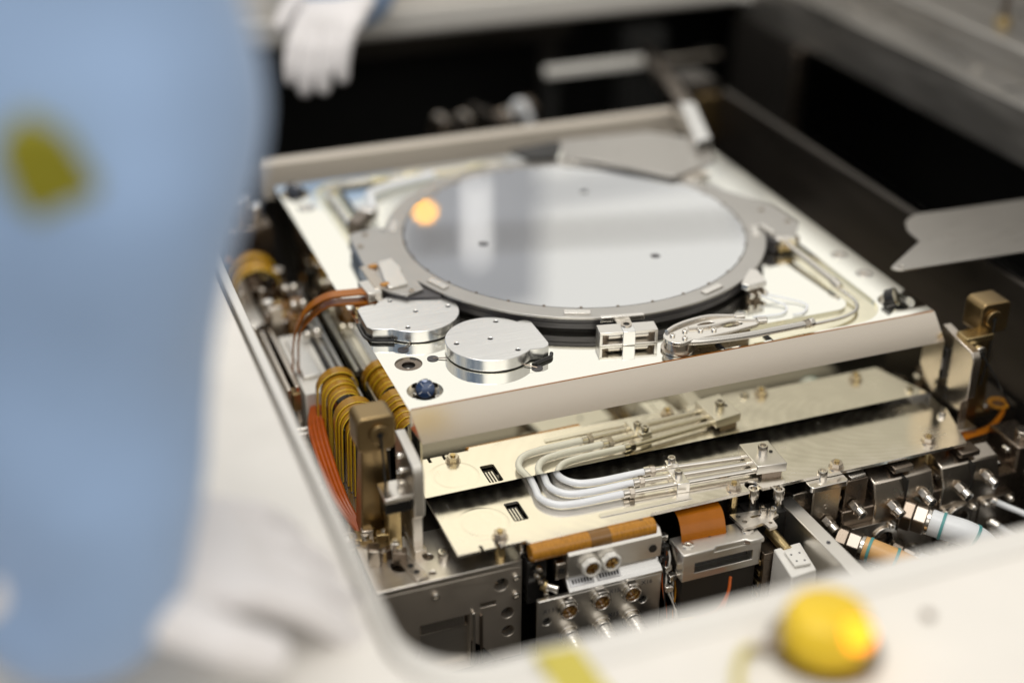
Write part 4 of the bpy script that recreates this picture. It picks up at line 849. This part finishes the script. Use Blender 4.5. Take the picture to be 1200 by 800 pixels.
# ================================================================== people in clean-room suits
def remesh(o, vox, sm=6, fac=0.6):
    r = o.modifiers.new('skin', 'REMESH'); r.mode = 'VOXEL'; r.voxel_size = vox*S; r.use_smooth_shade = True
    s_ = o.modifiers.new('soft', 'SMOOTH'); s_.iterations = sm; s_.factor = fac
def hand_mb(w, dirv, nrm, spread=1.0, curl=0.35):
    """gloved hand: wrist point, direction of the fingers, back-of-hand normal"""
    d = Vector(dirv).normalized(); n = (Vector(nrm)-d*Vector(nrm).dot(d)).normalized(); s_ = d.cross(n).normalized(); w = Vector(w)
    R = Matrix((d, s_, n)).transposed(); b = MB()
    b.ell(w+d*48, 52, 42, 17, R=R); b.ell(w+d*72, 26, 43, 15, R=R); b.tube([w-d*40, w, w+d*25], [34, 31, 33], 18)
    for off, L, r, ang in ((30, 66, 10.2, 0.16), (10, 76, 10.8, 0.04), (-11, 71, 10.4, -0.06), (-31, 56, 9.2, -0.18)):
        a = w+d*86+s_*off; dr = (d*math.cos(ang*spread)+s_*math.sin(ang*spread)).normalized(); pts = [a-dr*14, a]; rr = [r*1.05, r*1.05]; cu = 0
        for f, c in ((0.42, curl), (0.32, curl*1.2), (0.26, curl*0.9)):
            cu += c; pts.append(pts[-1]+(dr*math.cos(cu)-n*math.sin(cu))*L*f); rr.append(rr[-1]*0.93)
        b.tube(pts, rr, 12); b.ell(pts[-1], rr[-1], rr[-1], rr[-1], 12, 8)
    a = w+d*22+s_*34; pts = [a-s_*12, a+s_*12+d*14, a+s_*26+d*40-n*4, a+s_*29+d*64-n*10]; b.tube(pts, [15, 14, 12, 10], 12); b.ell(pts[-1], 10, 10, 10, 12, 8)
    return b
def person(label, P, glove_dir, glove_n, base, badge=None, curl=0.35):
    """P: joints in mm"""
    t = thing('person', label, 'person', base, 'people in coveralls at the machine')
    b = MB()
    def limb(ps, rr): b.tube(smooth([P[k] if isinstance(k, str) else k for k in ps], 6), _lerp(rr, (len(ps)-1)*6+1), 18); [b.ell(P[k] if isinstance(k, str) else k, r, r, r, 14, 8) for k, r in zip(ps, rr)]
    def _lerp(rr, n): return [rr[min(int(i/6), len(rr)-2)]*(1-(i-6*min(int(i/6), len(rr)-2))/6)+rr[min(int(i/6), len(rr)-2)+1]*((i-6*min(int(i/6), len(rr)-2))/6) for i in range(n)]
    limb(['hip', 'waist', 'chest', 'neck'], [150, 140, 165, 70])
    b.ell(Vector(P['chest'])*0.6+Vector(P['neck'])*0.4, 120, 190 if P['side'] == 'y' else 120, 90) if P['side'] == 'y' else b.ell(Vector(P['chest'])*0.6+Vector(P['neck'])*0.4, 190, 120, 90)
    limb(['chest_r', 'shoulder', 'elbow', 'wrist'], [95, 86, 72, 68]); limb(['chest_l', 'shoulder_l', 'elbow_l', 'wrist_l'], [95, 82, 64, 48])
    limb(['hip', 'hip_r', 'knee_r', 'ankle_r'], [120, 105, 72, 58]); limb(['hip', 'hip_l', 'knee_l', 'ankle_l'], [120, 105, 72, 58])
    b.ell(P['head'], 98, 98, 125)
    cv = b.build('coverall', 'coat', t); remesh(cv, 9, 8)
    tx = bpy.data.textures.new('folds', 'CLOUDS'); tx.noise_scale = 0.17; tx.noise_depth = 1
    dm = cv.modifiers.new('folds', 'DISPLACE'); dm.texture = tx; dm.texture_coords = 'LOCAL'; dm.strength = 0.060; dm.mid_level = 0.5
    g = hand_mb(P['wrist'], glove_dir, glove_n, curl=curl).build('glove', 'glove', t); remesh(g, 2.6, 4)
    g2 = hand_mb(P['wrist_l'], Vector(P.get('dir_l', Vector(P['wrist_l'])-Vector(P['elbow_l']))), (0.2, 0.2, 1), curl=0.3, spread=0.3).build('glove', 'glove', t); remesh(g2, 3, 4)
    for k in ('ankle_r', 'ankle_l'):
        e = Vector(P[k]); f_ = Vector(P['face']); MB().ell((e.x+f_.x*55, e.y+f_.y*55, base[2]+42), 60+70*abs(f_.x), 60+70*abs(f_.y), 42).build('boot', 'glove', t)
    h = Vector(P['head']); f_ = Vector(P['face']).normalized(); s_ = f_.cross(Vector((0, 0, 1))).normalized()
    fc = MB(); fc.ell(h+f_*36, 66+12*abs(f_.x), 66+12*abs(f_.y), 88); face = fc.build('face', 'skin', t)
    mk = MB().ell(h+f_*58+Vector((0, 0, -42)), 62, 62, 52).build('face_mask', 'mask', t)
    for e in (-30, 30):
        MB().ell(h+f_*102+s_*e+Vector((0, 0, 10)), 12, 12, 8, 14, 8).build('eye', 'label_white', face); MB().ell(h+f_*110+s_*e+Vector((0, 0, 10)), 6, 6, 6, 12, 8).build('iris', 'hair', face)
        MB().ell(h+f_*100+s_*e+Vector((0, 0, 28)), 16, 16, 4, 12, 6).build('brow', 'hair', face)
    MB().ell(h+f_*108+Vector((0, 0, -8)), 13, 13, 20, 14, 8).build('nose', 'skin', face)
    return t
FLZ = -950
P1 = dict(side='y', face=(0.9, 0.3, -0.3), hip=(-760, -380, 20), waist=(-735, -380, 190), chest=(-680, -385, 420), neck=(-645, -385, 590), head=(-610, -380, 725),
          chest_r=(-650, -430, 500), shoulder=(-440, -405, 560), elbow=(-424, -458, 330), wrist=(-464, -478, 122),
          chest_l=(-690, -260, 500), shoulder_l=(-700, -190, 520), elbow_l=(-640, -60, 320), wrist_l=(-520, 20, 140),
          hip_r=(-770, -470, -20), knee_r=(-775, -480, -440), ankle_r=(-780, -480, -850), hip_l=(-770, -290, -20), knee_l=(-770, -280, -440), ankle_l=(-780, -280, -850))
p1 = person('person in a pale blue coverall leaning a white gloved hand on the near rim', P1, (0.86, 0.1, -0.30), (0.2, -0.1, 1), (-775, -380, FLZ), curl=0.22)
MB().prism([(-453, 360), (-440, 349), (-431, 329), (-437, 305), (-449, 308), (-461, 326), (-465, 346)], -546, -532, M3=lambda u, v, w_: (u, w_-(v-332)*0.27, v)).build('badge', 'olive', p1, 1)
P2 = dict(dir_l=(-0.62, -0.62, -0.48), side='x', face=(0.3, -0.9, -0.3), hip=(-470, 1280, 40), waist=(-465, 1250, 200), chest=(-455, 1180, 420), neck=(-440, 1140, 590), head=(-425, 1100, 725),
          chest_r=(-520, 1130, 500), shoulder=(-630, 1080, 500), elbow=(-690, 1100, 260), wrist=(-600, 1000, 130),
          chest_l=(-390, 1120, 500), shoulder_l=(-330, 1000, 520), elbow_l=(-150, 800, 195), wrist_l=(-42, 545, 112),
          hip_r=(-560, 1280, 0), knee_r=(-565, 1285, -440), ankle_r=(-565, 1290, -850), hip_l=(-380, 1280, 0), knee_l=(-375, 1285, -440), ankle_l=(-375, 1290, -850))
p2 = person('person in a blue coverall reaching a white gloved hand over the far rim', P2, (0.3, -0.8, -0.4), (0, -0.3, 1), (-470, 1285, FLZ), curl=0.3)
